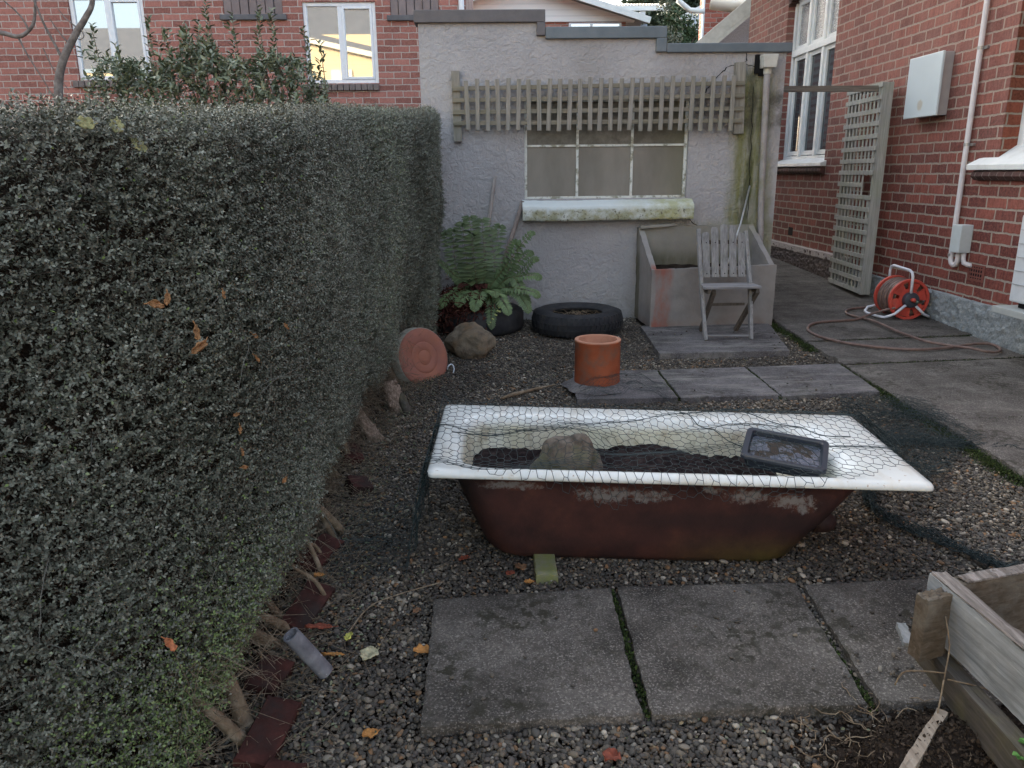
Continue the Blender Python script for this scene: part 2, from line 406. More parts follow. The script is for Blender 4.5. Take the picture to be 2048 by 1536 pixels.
mb=MB(); mb.add([(HX-.07,y0-.06,1.46),(HX-.07,y1+.06,1.46),(HX-.07,y1+.06,1.50),(HX-.07,y0-.06,1.50),(HX+.11,y0-.06,1.462),(HX+.11,y1+.06,1.462),(HX+.11,y1+.06,1.56),(HX+.11,y0-.06,1.56)],[(0,1,2,3),(3,2,6,7),(4,7,6,5),(0,4,5,1),(0,3,7,4),(1,5,6,2)])
mb.build('sill',M_white,wo,bevel=.006)
M_db=brick_mat('dark_sill_brick','y',(.055,.03,.028),(.09,.045,.04),(.16,.13,.12),bw=.086,bh=.3,ms=.006,off=(0,.05))
def bullnose(yy0,yy1,zt,zb,out,parent):
    mb=MB(); pr=[(HX+.01,zt),(HX-out+.03,zt),(HX-out+.008,zt-.012),(HX-out,zt-.04),(HX-out+.004,zb+.03),(HX-out+.03,zb+.005),(HX+.01,zb)]
    n=len(pr); v=[(x,y,z) for y in(yy0,yy1) for x,z in pr]; f=[(i,(i+1)%n,n+(i+1)%n,n+i) for i in range(n)]+[tuple(range(n-1,-1,-1)),tuple(range(n,2*n))]
    mb.add(v,f); mb.build('brick_sill',M_db,parent,bevel=.003)
bullnose(y0-.04,y1+.04,1.457,1.37,.06,wo)
# arch lintel (dark brick) over window A
mb=MB()
for i in range(24):
    a=(i+.5)/24; y=y0-.12+(y1-y0+.24)*a; z=3.40+.22*math.sin(PI*a); mb.bar((HX+.1-.16*0,y,z-.04),(HX+.1,y,z+.22),.2,.066,up=(0,1,0))
mb.build('arch_lintel',M_db,wo)
# window B at the right edge
y0,y1,z0,z1=WB; win=MB(); bars(win,HX+.125,0,0,.07,.08,y0+.002,y1-.002,z0+.06,z1); win.box(HX+.12,HX+.2,y0+.7,y0+.76,z0+.1,z1-.07); win.box(HX+.122,HX+.198,y0+.07,y1-.07,2.8,2.86)
wb=win.build('window',M_white,house,bevel=.004)
MB().box(HX+.16,HX+.166,y0+.06,y1-.06,z0+.1,z1-.05).build('pane',M_glass,wb)
MB().box(HX+.24,HX+.26,y0-.1,y1+.1,z0-.1,z1+.1).build('room_dark',M_dark,wb)
mb=MB(); ya,yb=y0-.25,6.085
v=[(HX-.07,ya,1.405),(HX-.07,yb,1.405),(HX-.075,yb,1.445),(HX-.075,ya,1.445),(HX+.15,ya,1.402),(HX+.15,y1-.004,1.402),(HX+.15,y1-.004,1.60),(HX+.15,ya,1.60),(HX-.002,yb,1.405),(HX-.002,yb-.03,1.49)]
mb.add(v,[(0,1,2,3),(3,2,9,6,7),(4,7,6,5),(0,3,7,4),(1,8,9,2),(8,5,6,9),(0,4,5,8,1)])
mb.build('sill',M_white,wb,bevel=.004)
bullnose(y0-.2,6.03,1.40,1.325,.065,wb)
# pebble-dashed lean-to, barge board and gutter seen past the house corner
M_pd=simple('pebble_dash',[(.25,.22,.23),(.40,.36,.38)],60,.9,bscale=90,bst=.9,bd=.01)
# terracotta air vent in the wall
va=MB()
ay0,ay1,az0,az1=5.765,5.975,.555,.685
bars(va,HX-.006,0,0,.018,.03,ay0,ay1,az0,az1)
for i in range(1,7): va.box(HX-.002,HX+.02,ay0+i*.03-.006,ay0+i*.03+.006,az0+.018,az1-.018)
for j in range(1,4): va.box(HX-.0035,HX+.018,ay0+.018,ay1-.018,az0+j*.0325-.006,az0+j*.0325+.006)
av=va.build('air_vent',simple('vent_terracotta',[(.14,.05,.04),(.2,.075,.06)],30),house)
MB().box(HX-.001,HX+.004,ay0+.01,ay1-.01,az0+.01,az1-.01).build('air_vent_shade_plate',M_dark,house)  # black sheet behind the grille paints its inner shade; the wall is uncut
# ---------------------------------------------------------------- meter box, conduit, heat pump
M_meter=plain('meter_grey',(.50,.58,.62),.4,.5); M_meter2=plain('meter_side',(.36,.35,.36),.5,.4)
mt=empty('meter_box',(HX,6.9,1.84),'pale grey flat metal meter box with a rust spot, mounted high on the brick wall','meter box')
MB().box(HX-.10,HX-.001,6.57,6.97,1.85,2.345).build('casing',M_meter2,mt,bevel=.004)
t=T('meter_door',.4,.5); p=t.P(); x,y,z=t.sep(p)
dd=t.n('VectorMath',operation='DISTANCE'); t.L(p,dd.inputs[0]); dd.inputs[1].default_value=(HX-.125,6.78,1.945)
t.col(t.mix(t.ma('MULTIPLY',t.rng(t.ma('ADD',dd.outputs['Value'],t.ma('MULTIPLY',t.noise(p,40,3),.03)),.068,.045),.7),t.mix(t.noise(p,3,3,.5),(.46,.54,.58),(.56,.64,.68)),(.42,.38,.30)))
MB().box(HX-.125,HX-.102,6.525,7.03,1.845,2.345).build('door',t.m,mt,bevel=.006)
cd=empty('conduit',(HX-.03,6.19,.7),'long white plastic cable conduit running up the brick wall to a small junction box','conduit')
M_pvc=plain('pvc',(.60,.58,.60),.45,.4)
px=HX-.033
MB().tube([(px,6.195,4.2),(px,6.185,2.6),(px,6.18,1.0),(px,6.178,.735),(px,6.175,.70),(px,6.16,.668),(px,6.13,.652),(px,6.10,.66),(px,6.08,.69),(px,6.075,.78)],.021,12).build('pipe',M_pvc,cd,True)
MB().tube([(px,6.015,.79),(px,6.012,.72),(px,5.995,.685),(px+.02,5.965,.672),(HX+.01,5.945,.668)],.019,12).build('pipe',M_pvc,cd,True)
M_ss=simple('clamp_metal',[(.3,.3,.3),(.45,.45,.45)],40,.4,.5,.8)
for z in (2.31,1.60,.73):
    MB().tube([(px,6.182,z-.012),(px,6.182,z+.012)],.0235,14).box(HX-.02,HX,6.12,6.17,z-.01,z+.01).build('clamp',M_ss,cd)
MB().box(HX-.10,HX-.001,5.985,6.105,.765,.985).build('junction_box',plain('jb',(.50,.56,.58),.4),cd,bevel=.006)
hp=empty('heat_pump',(HX-.2,4.9,.4),'pale grey outdoor heat pump unit on a bracket low on the brick wall','heat pump')
t=T('heat_pump_case',.4,.4); y_,z_=t.sep(t.P())[1],t.sep(t.P())[2]
M_hp=plain('heat_pump_grey',(.50,.54,.58),.4,.4)
hb=MB().box(3.56,3.84,4.15,5.03,.54,1.12); hb.build('case',M_hp,hp,bevel=.012)
mb=MB()
for i in range(5): mb.box(3.553,3.5595,4.17,5.01,.66+i*.09,.6635+i*.09)
mb.build('panel_seam',plain('seam',(.3,.32,.34),.5),hp)
mb=MB().box(3.50,3.84,4.1,5.10,.455,.50); mb.build('bracket',plain('bracket',(.33,.36,.36),.6),hp,bevel=.004)
MB().box(3.60,3.66,4.90,4.98,.502,.538).build('foot',M_dark,hp); MB().box(3.60,3.66,4.2,4.28,.502,.538).build('foot',M_dark,hp)
# ---------------------------------------------------------------- shed
SY=6.72
M_cap=simple('parapet_flashing',[(.10,.125,.145),(.145,.17,.19)],8,.5,.4,bst=.1)
M_capd=simple('parapet_flashing_old',[(.10,.095,.10),(.15,.14,.145)],8,.6,.3,bst=.1)
shed=empty('shed',(1,SY,gz(SY)),'grey stuccoed shed with stepped parapet and a three-light window','shed')
steps=[(-.53,.48,2.60),(.48,1.49,2.50),(1.49,2.52,2.385)]
WX0,WX1,WZ0,WZ1=.33,1.735,1.20,2.02
mb=MB()
for a,b,zt in steps:
    hs=[]
    if b>WX0 and a<WX1: hs=[(max(a,WX0),min(b,WX1),WZ0,WZ1)]
    wallblocks((a,b,-.1,zt),hs,lambda p,q,r,s:mb.box(p,q,SY,SY+.15,r,s))
mb.box(2.37,2.52,SY+.15,SY+4.5,-.1,2.385); mb.box(-.53,-.38,SY+.15,SY+4.5,-.1,2.55)
mb.build('wall',M_stucco,shed)
MB().box(-.38,2.37,SY+.15,SY+4.5,2.05,2.12).build('roof',M_capd,shed)
mb=MB().box(-.56,.505,SY-.035,SY+.18,2.60,2.695).box(.435,.505,SY-.037,SY+.18,2.50,2.6)
mb.build('parapet_cap',M_capd,shed,bevel=.006)
mb=MB().box(.507,1.505,SY-.035,SY+.18,2.475,2.565).box(1.42,1.5065,SY-.037,SY+.182,2.37,2.475); mb.build('parapet_cap',M_cap,shed,bevel=.006)
mb=MB().box(1.509,2.555,SY-.035,SY+.2,2.365,2.435).box(2.40,2.555,SY-.034,SY+4.5,2.363,2.433); mb.build('parapet_cap',M_cap,shed,bevel=.006)
# cracks as thin dark grooves
def crack(pts,wd=.006):
    mb=MB()
    for a,b in zip(pts,pts[1:]): mb.bar((a[0],SY-.001,a[1]),(b[0],SY-.001,b[1]),.004,wd*random.uniform(.5,1.3),up=(1,0,.3))
    return mb
def jag(a,b,n,amp):
    return [(a[0]+(b[0]-a[0])*i/n+random.uniform(-amp,amp)*(0<i<n),a[1]+(b[1]-a[1])*i/n+random.uniform(-amp,amp)*(0<i<n)) for i in range(n+1)]
mb=crack(jag((2.178,2.362),(2.19,2.30),3,.006)+jag((2.19,2.30),(2.02,2.25),6,.012)+jag((2.02,2.25),(1.94,2.17),5,.01)+jag((1.94,2.17),(1.86,2.06),6,.01)+jag((1.86,2.06),(1.72,1.98),4,.01),.007).build('crack',M_dark,shed)
c2=crack(jag((1.775,1.02),(1.87,.94),4,.01),.005); c2.build('crack',M_dark,shed)
c2=crack(jag((2.12,2.285),(2.28,2.25),6,.006),.004); c2.build('crack',M_dark,shed)
c2=crack(jag((2.26,2.1),(2.29,.95),14,.008),.005); c2.build('crack',M_dark,shed)
c2=crack(jag((.1,.235),(.62,.22),10,.005),.008); c2.build('crack',M_dark,shed)
# window
M_flake=simple('flaking_white_paint',[(.60,.62,.58),(.72,.73,.69)],14,.7,.3,bscale=40,bst=.5,bd=.004,dirt=((.20,.19,.12),16,.5,.62,.8))
t=T('sill_paint',.75,.25); p=t.P(); x,y,z=t.sep(p)
c=t.mix(t.noise(p,12,5,.6),(.60,.66,.66),(.72,.76,.74))
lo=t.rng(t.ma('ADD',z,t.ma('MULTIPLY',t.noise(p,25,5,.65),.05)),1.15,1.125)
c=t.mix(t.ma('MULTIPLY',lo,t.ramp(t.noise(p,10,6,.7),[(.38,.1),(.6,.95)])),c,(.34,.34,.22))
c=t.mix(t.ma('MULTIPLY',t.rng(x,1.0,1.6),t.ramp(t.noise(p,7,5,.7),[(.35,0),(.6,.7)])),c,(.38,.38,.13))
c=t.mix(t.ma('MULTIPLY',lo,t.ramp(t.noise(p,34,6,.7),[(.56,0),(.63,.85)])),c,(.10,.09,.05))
t.col(c); t.bump(t.noise(p,30,5,.7),.8,.01); M_sill=t.m
sw=MB(); b_=.025
sw.box(WX0,WX0+b_,SY+.04,SY+.09,WZ0,WZ1); sw.box(WX1-b_,WX1,SY+.04,SY+.09,WZ0,WZ1)
for xx in (.788,1.260): sw.box(xx-.011,xx+.011,SY+.045,SY+.088,WZ0+.02,WZ1-b_)
sw.box(WX0+b_,WX1-b_,SY+.042,SY+.089,WZ0,WZ0+.02); sw.box(WX0+b_,WX1-b_,SY+.042,SY+.089,WZ1-b_,WZ1)
sw.box(WX0+b_,WX1-b_,SY+.048,SY+.086,1.632,1.650)
swo=sw.build('window',M_flake,shed,bevel=.003)
t=T('dirty_glass',.35,.3); p=t.P(); x,y,z=t.sep(p)
c=t.ramp(t.noise(t.P(sc=(1,1,.4)),3,5,.6),[(.3,(.155,.142,.12)),(.7,(.26,.24,.21))])
c=t.mix(t.ma('MULTIPLY',t.rng(z,1.64,1.66),t.ramp(t.noise(p,9,6,.7),[(.35,.3),(.6,.9)])),c,(.085,.075,.055))
c=t.mix(t.ma('MULTIPLY',t.rng(x,1.35,1.75),.5),c,(.13,.13,.075))
t.col(c); t.bump(t.noise(t.P(sc=(1,1,2)),60,3,.6),.2,.003); M_dirty=t.m
MB().box(WX0+.02,WX1-.02,SY+.062,SY+.066,WZ0+.01,WZ1-.01).build('pane',M_dirty,swo)
mb=MB(); v=[(.31,SY-.11,1.02),(1.78,SY-.11,1.02),(1.78,SY-.11,1.135),(.31,SY-.11,1.135),(.31,SY+.045,1.02),(1.78,SY+.045,1.02),(1.78,SY+.045,1.20),(.31,SY+.045,1.20)]
nu=60; s=MB()
def sillf(u,v):
    prof=[(SY+.05,1.20),(SY-.02,1.185),(SY-.095,1.15),(SY-.108,1.14),(SY-.112,1.125),(SY-.108,1.03),(SY-.1,1.02),(SY+.05,1.018)]
    i=v*(len(prof)-1); k=min(int(i),len(prof)-2); f=i-k
    y=prof[k][0]*(1-f)+prof[k+1][0]*f; z=prof[k][1]*(1-f)+prof[k+1][1]*f; x=.308+1.475*u
    return (x,y+.004*nz(x*14,z*14,y*9),z+.003*nz(x*20,y*20,5)+.006*nz(x*2))
s.grid(sillf,90,28)
e0=[sillf(0,i/7) for i in range(8)]; e1=[sillf(1,i/7) for i in range(8)]
s.add(e0,[tuple(range(8))]); s.add(e1,[tuple(range(7,-1,-1))])
s.build('sill',M_sill,swo,smooth=True,autos=50)
# rainwater head and downpipe
dp=MB(); dp.tube([(2.352,SY-.05,2.24),(2.352,SY-.05,2.1),(2.385,SY-.045,1.1),(2.40,SY-.045,.9),(2.405,SY-.045,.2)],.027,14)
dpo=dp.build('downpipe',simple('downpipe_paint',[(.26,.24,.235),(.36,.34,.335)],12,.6,bst=.1,dirt=((.16,.17,.06),5,.5,.7,.5)),shed,True)
hh=MB(); hh.add([(2.285,SY-.13,2.335),(2.41,SY-.13,2.335),(2.41,SY-.001,2.335),(2.285,SY-.001,2.335),(2.30,SY-.12,2.235),(2.40,SY-.12,2.235),(2.40,SY-.001,2.235),(2.30,SY-.001,2.235)],[(0,1,2,3),(7,6,5,4),(0,4,5,1),(1,5,6,2),(3,2,6,7),(0,3,7,4)])
hh.tube([(2.352,SY-.05,2.24),(2.352,SY-.05,2.19)],.033,14)
hh.build('rainwater_head',simple('head_paint',[(.50,.50,.46),(.62,.62,.58)],14,.6,dirt=((.1,.1,.09),20,.55,.7,.6)),shed,bevel=.004)
MB().box(2.255,2.29,SY-.03,SY-.001,2.20,2.345).box(2.29,2.335,SY-.03,SY-.001,2.18,2.235).build('hole',M_dark,shed)  # black boxes set on the wall to paint the shade of a hole
# ---------------------------------------------------------------- neighbour's house
NY=11.7
nb=empty('neighbour_house',(-5,NY,gz(12)),'pink-red brick neighbouring house with white framed windows behind the hedge','house')
W1=(-5.745,-4.72,2.76,3.86); W2=(-2.53,-1.51,2.69,3.76); V1=(-3.62,-2.80,3.60,4.6); V2=(-1.30,-.62,3.58,4.6)
mb=MB(); wallblocks((-16,-.24,.2,7.2),[W1,W2,V1,V2],lambda a,b,c,d:mb.box(a,b,NY,NY+.25,c,d)); mb.box(-.49,-.24,NY+.25,NY+9,.2,7.2); mb.box(-16,-15.75,NY+.25,NY+9,.2,7.2)
mb.build('wall',M_brickn,nb)
mb=MB(); mb.add([(-16.6,NY-.6,7.1),(.2,NY-.6,7.1),(.2,NY+9.6,7.1),(-16.6,NY+9.6,7.1),(-12,NY+4.5,9.6),(-4.5,NY+4.5,9.6)],[(0,1,5,4),(1,2,5),(2,3,4,5),(3,0,4),(3,2,1,0)]); mb.build('roof',simple('neighbour_roof',[(.12,.10,.1),(.2,.17,.16)],6),nb)
def upvc(Wd):
    a,b,c,d=Wd; mb=MB(); f=.055
    mb.box(a,a+f,NY+.03,NY+.10,c,d); mb.box(b-f,b,NY+.03,NY+.10,c,d); mb.box(a+f,b-f,NY+.032,NY+.098,c,c+f); mb.box(a+f,b-f,NY+.032,NY+.098,d-f,d)
    m_=(a+b)/2; mb.box(m_-.03,m_+.03,NY+.028,NY+.10,c+f,d-f)
    o=mb.build('window',M_upvc,nb,bevel=.008)
    sb=MB(); q=.035; A,B_,Cc,D=m_+.03,b-f,c+f,d-f
    sb.box(A,A+q,NY+.02,NY+.07,Cc,D); sb.box(B_-q,B_,NY+.02,NY+.07,Cc,D); sb.box(A+q,B_-q,NY+.021,NY+.069,Cc,Cc+q); sb.box(A+q,B_-q,NY+.021,NY+.069,D-q,D)
    sb.build('sash',M_upvc,o,bevel=.006)
    MB().box(a+f-.01,m_,NY+.06,NY+.066,c+f-.01,d-f+.01).build('pane',M_refl,o)
    MB().box(m_,b-f+.01,NY+.0595,NY+.0655,c+f-.01,d-f+.01).build('pane',M_refl,o)
    s=MB(); n=int((b-a+.16)/.085)
    for i in range(n): s.box(a-.08+i*.085,a-.08+i*.085+.078,NY-.05,NY+.03,c-.10,c-.012)
    s.build('sill',M_nsill,o,bevel=.008)
M_nsill=simple('dark_sill_brick_neighbour',[(.12,.10,.10),(.2,.17,.16)],14,.8)
upvc(W1); upvc(W2)
M_shut=simple('grey_brick_panel',[(.16,.13,.13),(.24,.20,.20)],5,.8)
for Wd in (V1,V2):
    a,b,c,d=Wd; mb=MB(); n=int((b-a)/.11)
    for i in range(n): mb.box(a+i*(b-a)/n+.006,a+(i+1)*(b-a)/n-.006,NY-.01+.02*(i%3==0),NY+.08,c,d)
    po=mb.build('infill_panel',M_shut,nb)
    MB().box(a,b,NY+.04,NY+.2,c,d).build('panel_back',M_nsill,nb)
    MB().box(a-.05,b+.05,NY-.05,NY+.03,c-.075,c-.003).build('panel_sill',simple('panel_sill_stone',[(.09,.09,.10),(.14,.14,.15)],9,.8),nb,bevel=.01)
MB().tube([(-.30,NY-.06,7.0),(-.30,NY-.06,3.3),(-.22,NY-.02,2.6),(-.2,NY+.05,.4)],.04,10).build('downpipe',M_upvc,nb,True)
# ---------------------------------------------------------------- houses and trees further up the hill
M_wb=T('weatherboard',.6,.3); p=M_wb.P(); z=M_wb.sep(p)[2]
fr=M_wb.ma('FRACT',M_wb.ma('MULTIPLY',z,6.2)); M_wb.col(M_wb.mix(M_wb.rng(fr,.0,.10),(.50,.54,.58),(.84,.86,.87))); M_wb.bump(fr,.9,.02); M_wb=M_wb.m
gh=empty('gable_house',(2,24,gz(24)),'white weatherboard gable house with a low pitched roof behind the shed','house')
mb=MB(); AX,AZ=1.25,6.66   # apex
rx,rz=4.78,5.61; lx,lz=-2.3,5.71
mb.add([(lx,24,5.66),(rx-.35,24,5.66),(rx-.35,24,5.69),(AX,24,AZ-.06),(lx,24,5.69),(lx,24.2,5.66),(rx-.35,24.2,5.66)],[(0,1,2,3,4),(0,5,6,1)])
mb.build('gable_wall',M_wb,gh)
mb=MB()
for (ax,az,bx,bz) in ((AX,AZ,rx,rz),(AX,AZ,lx,lz-.1)):
    mb.add([(ax,23.5,az),(bx,23.5,bz),(bx,34,bz),(ax,34,az),(ax,23.5,az+.07),(bx,23.5,bz+.07),(bx,34,bz+.07),(ax,34,az+.07)],[(0,3,2,1),(4,5,6,7),(0,1,5,4),(1,2,6,5)])
mb.build('roof',simple('grey_roof_sheet',[(.22,.23,.25),(.3,.31,.33)],3),gh)
mb=MB(); mb.bar((AX,23.46,AZ-.02),(rx,23.46,rz-.02),.06,.17,up=(0,0,1)); mb.bar((AX,23.46,AZ-.02),(lx,23.46,lz-.12),.06,.17,up=(0,0,1)); mb.build('barge_board',M_white,gh)
MB().box(lx+.1,rx-.6,24.08,24.3,3,5.655).build('brick_wall',brick_mat('far_brick','x',(.28,.11,.08),(.36,.16,.12),(.42,.36,.33),bw=.35,bh=.13,ms=.012,dark=.2),gh)
mb=MB().box(2.5,4.05,24.02,24.08,5.0,5.63); gw=mb.build('window',M_upvc,gh); MB().box(2.57,3.12,24.0,24.03,5.05,5.59).box(3.2,3.98,24.0,24.03,5.05,5.59).build('pane',M_refl,gw)
MB().box(4.62,4.80,23.98,24.1,4.5,5.58).build('corner_post',plain('blue_post',(.35,.45,.62),.5),gh)
s2=empty('white_roof_house',(5,28,gz(28)),'low house with a bright white corrugated roof right of the weatherboard gable','house')
mb=MB(); n=26
for i in range(n):
    x0=3.5+i*.1; x1=x0+.1; xm=x0+.05
    mb.add([(x0,26.8,6.62),(xm,26.8,6.68),(x1,26.8,6.62),(x0+.0,31,7.3),(xm,31,7.36),(x1,31,7.3)],[(0,1,4,3),(1,2,5,4)])
mb.build('roof',plain('white_roof_sheet',(.8,.8,.78),.5),s2)
MB().box(3.6,6.05,26.75,26.85,6.47,6.61).build('fascia',M_white,s2); MB().box(3.7,5.3,27.2,27.4,4.0,6.5).build('wall',simple('cream_wall',[(.5,.48,.42),(.6,.58,.5)],4),s2); MB().box(5.12,5.3,26.85,27.0,4.5,6.46).build('post',M_upvc,s2)
bh=empty('far_brick_house',(5,16,gz(16)),'red brick house with white gutter seen over the shed end','house')
mb=MB(); wallblocks((4.30,7.5,1,5.2),[(4.98,5.5,3.9,5.0)],lambda a,b,c,d:mb.box(a,b,16,16.3,c,d)); mb.build('wall',brick_mat('far_brick_red','x',(.26,.08,.055),(.36,.12,.09),(.34,.27,.24),bw=.24,bh=.086,dark=.3),bh)
MB().box(4.27,4.31,15.97,16.0,1,5.2).build('corner_trim',M_upvc,bh)
w_=MB().box(4.98,5.04,15.98,16.05,3.9,5.0).box(5.44,5.5,15.98,16.05,3.9,5.0).box(5.04,5.44,15.98,16.05,3.9,3.96).box(5.04,5.44,15.985,16.045,4.4,4.45).build('window',M_upvc,bh); MB().box(5.02,5.46,16.06,16.08,3.93,5.0).build('pane',M_refl,w_)
MB().tube([(4.05,14.6,4.28),(4.42,14.4,4.19),(4.62,14.0,4.16),(4.72,13.4,4.2)],[.10,.10,.09,.09],12).build('gutter_pipe',simple('cream_gutter',[(.58,.55,.47),(.68,.65,.57)],5,.5,bst=0),bh,True)
MB().tube([(3.75,15.9,4.6),(4.0,15.9,4.42),(4.28,15.9,4.40)],.05,10).build('gutter_end',M_white,bh,True)
lt=empty('lean_to',(3.9,13,gz(13)),'pebble-dashed lean-to with a sloping white barge board next to the house corner','lean-to')
mb=MB().add([(3.4,13,1),(4.4,13,1),(4.4,13,3.95),(3.4,13,3.12),(3.4,13.6,1),(4.4,13.6,1),(4.4,13.6,3.95),(3.4,13.6,3.12)],[(0,1,2,3),(7,6,5,4),(3,2,6,7),(0,3,7,4)]); mb.build('wall',M_pd,lt)
mb=MB(); mb.bar((3.15,12.9,3.08),(4.32,12.9,4.02),.06,.20); mb.bar((3.20,12.86,2.99),(4.32,12.86,3.89),.05,.05); mb.build('barge_board',simple('old_white_board',[(.45,.44,.40),(.6,.59,.55)],12,.7,bst=.3),lt)
bl=empty('blue_white_shed',(7,26,gz(26)),'small pale blue and white boarded building under trees','building')
mb=MB()
for i in range(7): mb.box(6.35+i*.12,6.35+i*.12+.112,26,26.2,3,6.0+.055*i*2)
mb.build('wall',simple('white_blue_board',[(.50,.58,.68),(.66,.72,.78)],4),bl)
mb=MB()
for i in range(4): mb.box(7.2+.06+i*.26,7.2+.06+i*.26+.12,25.9,26.2,3,6.7)
mb.build('panel',plain('navy_panel',(.06,.10,.17),.5),bl)
MB().box(7.2,8.3,25.95,26.3,3,6.69).build('side_wall',M_white,bl)
mb=MB(); mb.bar((6.2,25.85,6.05),(8.3,25.85,7.1),.1,.12); mb.build('roof_edge',M_white,bl)
# sunlit cream house behind the camera, seen only in the neighbour's window panes
ch=empty('cream_house',(-8,-12,gz(-3)),'sunlit cream weatherboard house with grey roof mirrored in the neighbour window','house')
cr=T('cream_board',.6,.3); z=cr.sep(cr.P())[2]; fr=cr.ma('FRACT',cr.ma('MULTIPLY',z,5.5)); cr.col(cr.mix(cr.rng(fr,0,.12),(.26,.19,.10),(.38,.29,.155))); cr=cr.m
gr=simple('slate_roof',[(.07,.07,.075),(.10,.10,.105)],3)
mb=MB().box(-9.2,-3.2,-12,-11.8,-.5,7.2).box(-20,-9.2,-14,-13.8,-.5,6.0); mb.build('wall',cr,ch)
mb=MB(); mb.add([(-9.6,-11.5,7.5),(-2.8,-11.5,6.0),(-2.8,-15,9.4),(-9.6,-15,10.6)],[(0,1,2,3)]); mb.add([(-20,-13.4,6.1),(-9.3,-13.4,6.1),(-9.3,-17,8.4),(-20,-17,8.4)],[(0,1,2,3)]); mb.build('roof',gr,ch)
mb=MB().bar((-9.6,-11.44,7.42),(-2.8,-11.44,5.93),.08,.20); mb.build('fascia',plain('cream_fascia',(.45,.4,.3),.6),ch)
MB().box(-6.6,-5.7,-11.79,-11.74,3.6,5.8).build('window',plain('cream_window',(.5,.45,.3),.4),ch)
# ---------------------------------------------------------------- foliage tools
def leaf_mat(name,cols,rough=.5,spec=.4,trans=.0):
    t=T(name,rough,spec); a=t.n('Attribute'); a.attribute_name='rnd'
    k=len(cols); c=t.ramp(a.outputs['Fac'],[(i/(k-1),x) for i,x in enumerate(cols)]); t.col(c)
    return t.m
def leaves(name,base,dirv,nrm,L,W,m,parent=None,rnd=None,fold=.25,pointy=.5,origin=(0,0,0)):
    """base (n,3), dirv (n,3) unit, nrm approx normal; six-vertex folded leaves"""
    n=len(base); d=dirv/np.linalg.norm(dirv,axis=1,keepdims=True); s=np.cross(d,nrm); s/=np.linalg.norm(s,axis=1,keepdims=True)+1e-9; u=np.cross(s,d)
    L=np.broadcast_to(L,(n,))[:,None]; W=np.broadcast_to(W,(n,))[:,None]
    p0=base; p1=base+d*L*.32+s*W*.5+u*W*fold; p2=base+d*L*.72+s*W*.42*(1.2-pointy*.5)+u*W*fold; p3=base+d*L; p4=base+d*L*.72-s*W*.42*(1.2-pointy*.5)+u*W*fold; p5=base+d*L*.32-s*W*.5+u*W*fold
    V=np.stack([p0,p1,p2,p3,p4,p5],1).reshape(-1,3); i=np.arange(n)[:,None]*6
    F=np.concatenate([i+np.array([[0,1,2,3]]),i+np.array([[0,3,4,5]])],0)
    r=rng.random(n) if rnd is None else rnd
    return np_mesh(name,V,F,m,parent,origin=origin,attr=np.repeat(r,6))
def sprigs(P,D,nl,slen,leafL,leafW,spread=.9,droop=0):
    """expand sprig bases P with directions D to leaves along a stem"""
    n=len(P); D=D/np.linalg.norm(D,axis=1,keepdims=True)
    a=rng.normal(size=(n,3)); a-=D*(a*D).sum(1,keepdims=True); a/=np.linalg.norm(a,axis=1,keepdims=True); b=np.cross(D,a)
    t=(np.arange(nl)+.5)/nl; ang=np.where(np.arange(nl)%2==0,0,PI)+np.arange(nl)//2*1.2
    B=P[:,None,:]+D[:,None,:]*(t[None,:,None]*slen)
    O=a[:,None,:]*np.cos(ang)[None,:,None]+b[:,None,:]*np.sin(ang)[None,:,None]
    d=O*spread+D[:,None,:]*.6+rng.normal(size=(n,nl,3))*.25; N=D[:,None,:]+rng.normal(size=(n,nl,3))*.35+np.array([0,0,.3])
    return B.reshape(-1,3),d.reshape(-1,3),N.reshape(-1,3)
def tri_tubes(name,A,B,r,m,parent=None,origin=(0,0,0),attr=None,r2=None):
    A=np.asarray(A);B=np.asarray(B);n=len(A); d=B-A; d/=np.linalg.norm(d,axis=1,keepdims=True)+1e-9
    h=np.where(np.abs(d[:,2:3])>.9,np.array([[1.,0,0]]),np.array([[0,0,1.]])); x=np.cross(d,h); x/=np.linalg.norm(x,axis=1,keepdims=True); y=np.cross(d,x)
    r=np.broadcast_to(r,(n,))[:,None]; q=r if r2 is None else np.broadcast_to(r2,(n,))[:,None]; V=[]
    for P_,rr in((A,r),(B,q)):
        for k in range(3):
            an=2*PI*k/3; V.append(P_+(x*math.cos(an)+y*math.sin(an))*rr)
    V=np.stack(V,1).reshape(-1,3); i=np.arange(n)[:,None]*6
    F=np.concatenate([i+np.array([[k,(k+1)%3,3+(k+1)%3,3+k]]) for k in range(3)],0)
    return np_mesh(name,V,F,m,parent,origin=origin,smooth=True,attr=None if attr is None else np.repeat(attr,6))
